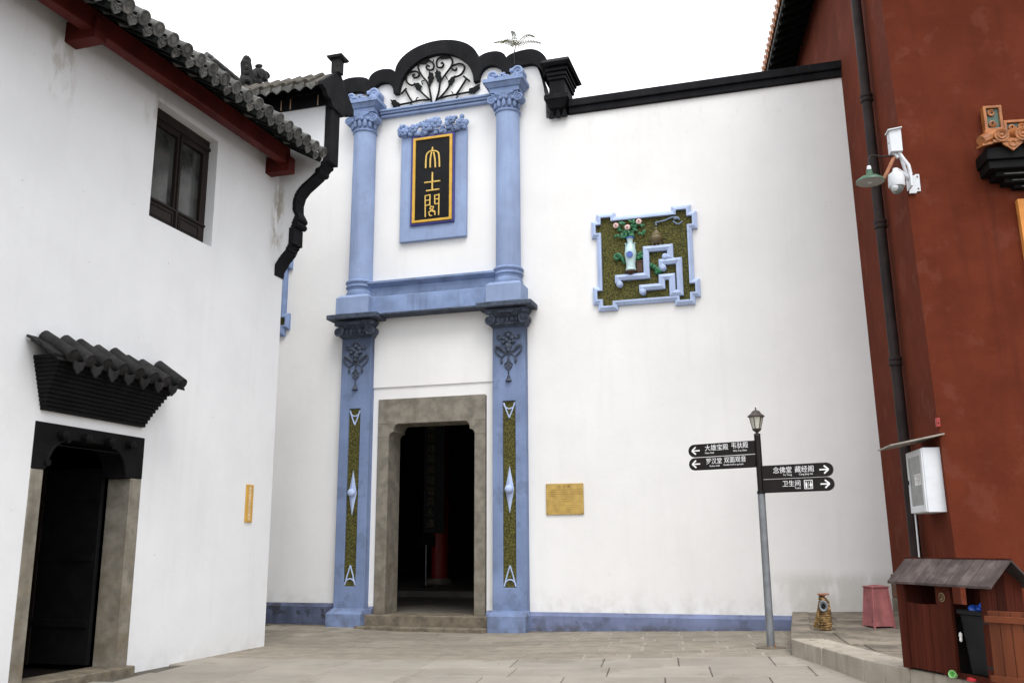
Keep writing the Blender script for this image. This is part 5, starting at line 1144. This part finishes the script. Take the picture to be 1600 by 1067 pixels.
o_ = B('blue_bag', bb_.xf(Matrix.Translation(BL(1.02, .19, .03)) @ Matrix.Rotation(RAD(-60.5), 4, 'Z')), 'bag_blue'); o_['label'] = 'crumpled blue plastic bag stuffed in the top of the black trash can'; o_['category'] = 'bag'
g1 = B('green_cup', MB().lathe([(.022, 0), (.034, .07), (.031, .07), (.02, .006), (0, .006)], n=14).xf(Matrix.Translation(BL(.86, -.07, .03)) @ Matrix.Rotation(RAD(70), 4, 'X') @ Matrix.Rotation(RAD(-30), 4, 'Y')), 'cup_green'); g1['label'] = 'light green paper cup lying on the kerb before the bin'; g1['category'] = 'cup'
g2 = B('red_scrap', MB().hexa([BL(.95, -.03, .0), BL(1.03, -.05, .0), BL(1.04, .0, .0), BL(.96, .01, .0), BL(.95, -.02, .02), BL(1.02, -.04, .035), BL(1.04, 0, .02), BL(.96, .01, .03)]), 'scrap_red'); g2['label'] = 'scrap of red packaging on the kerb at the bin opening'; g2['category'] = 'litter'
g3 = B('white_tissue', MB().ell(BL(.83, .05, .37), (.016, .018, .03), 8, 6).ell(BL(.835, .045, .335), (.014, .015, .022), 8, 6), 'scrap_white'); g3['label'] = 'white tissue stuck in the gap beside the black trash can'; g3['category'] = 'litter'
cg = E('cabbage_leaves', 'heap of pale green cabbage leaves and straw on the ground right of the bin', 'vegetable waste', BL(1.66, .46, -.02), 0, local=True)
for i in range(9):
    mb = MB(); rr = random.uniform(.08, .13); a = random.uniform(0, 6.28); n_ = 6
    for u in range(n_ + 1):
        for v_ in range(n_ + 1):
            s_, t_ = u / n_ * 2 - 1, v_ / n_ * 2 - 1
            mb.v.append((rr * s_, rr * t_ * 1.2, .10 * (s_ * s_ + t_ * t_) * .6 + .012 * sin(9 * s_ + i) * cos(8 * t_)))
    mb.f = [(u * (n_ + 1) + v_, (u + 1) * (n_ + 1) + v_, (u + 1) * (n_ + 1) + v_ + 1, u * (n_ + 1) + v_ + 1) for u in range(n_) for v_ in range(n_)]
    mb.xf(Matrix.Translation((random.uniform(-.18, .2), random.uniform(-.15, .15), .10 + .03 * i)) @ Matrix.Rotation(a, 4, 'Z') @ Matrix.Rotation(random.uniform(-.9, .9), 4, 'X'))
    B('leaf', mb, 'cabbage', cg, smooth=60)
mb = MB()
for i in range(40):
    x, y, z = random.uniform(-.25, .1), random.uniform(-.25, .1), random.uniform(.02, .38); mb.tube([(x, y, z), (x - random.uniform(-.1, .14), y - random.uniform(-.1, .14), z + random.uniform(-.08, .06))], .004, 4)
B('straw_bits', mb, 'straw_green', cg, kind='stuff')
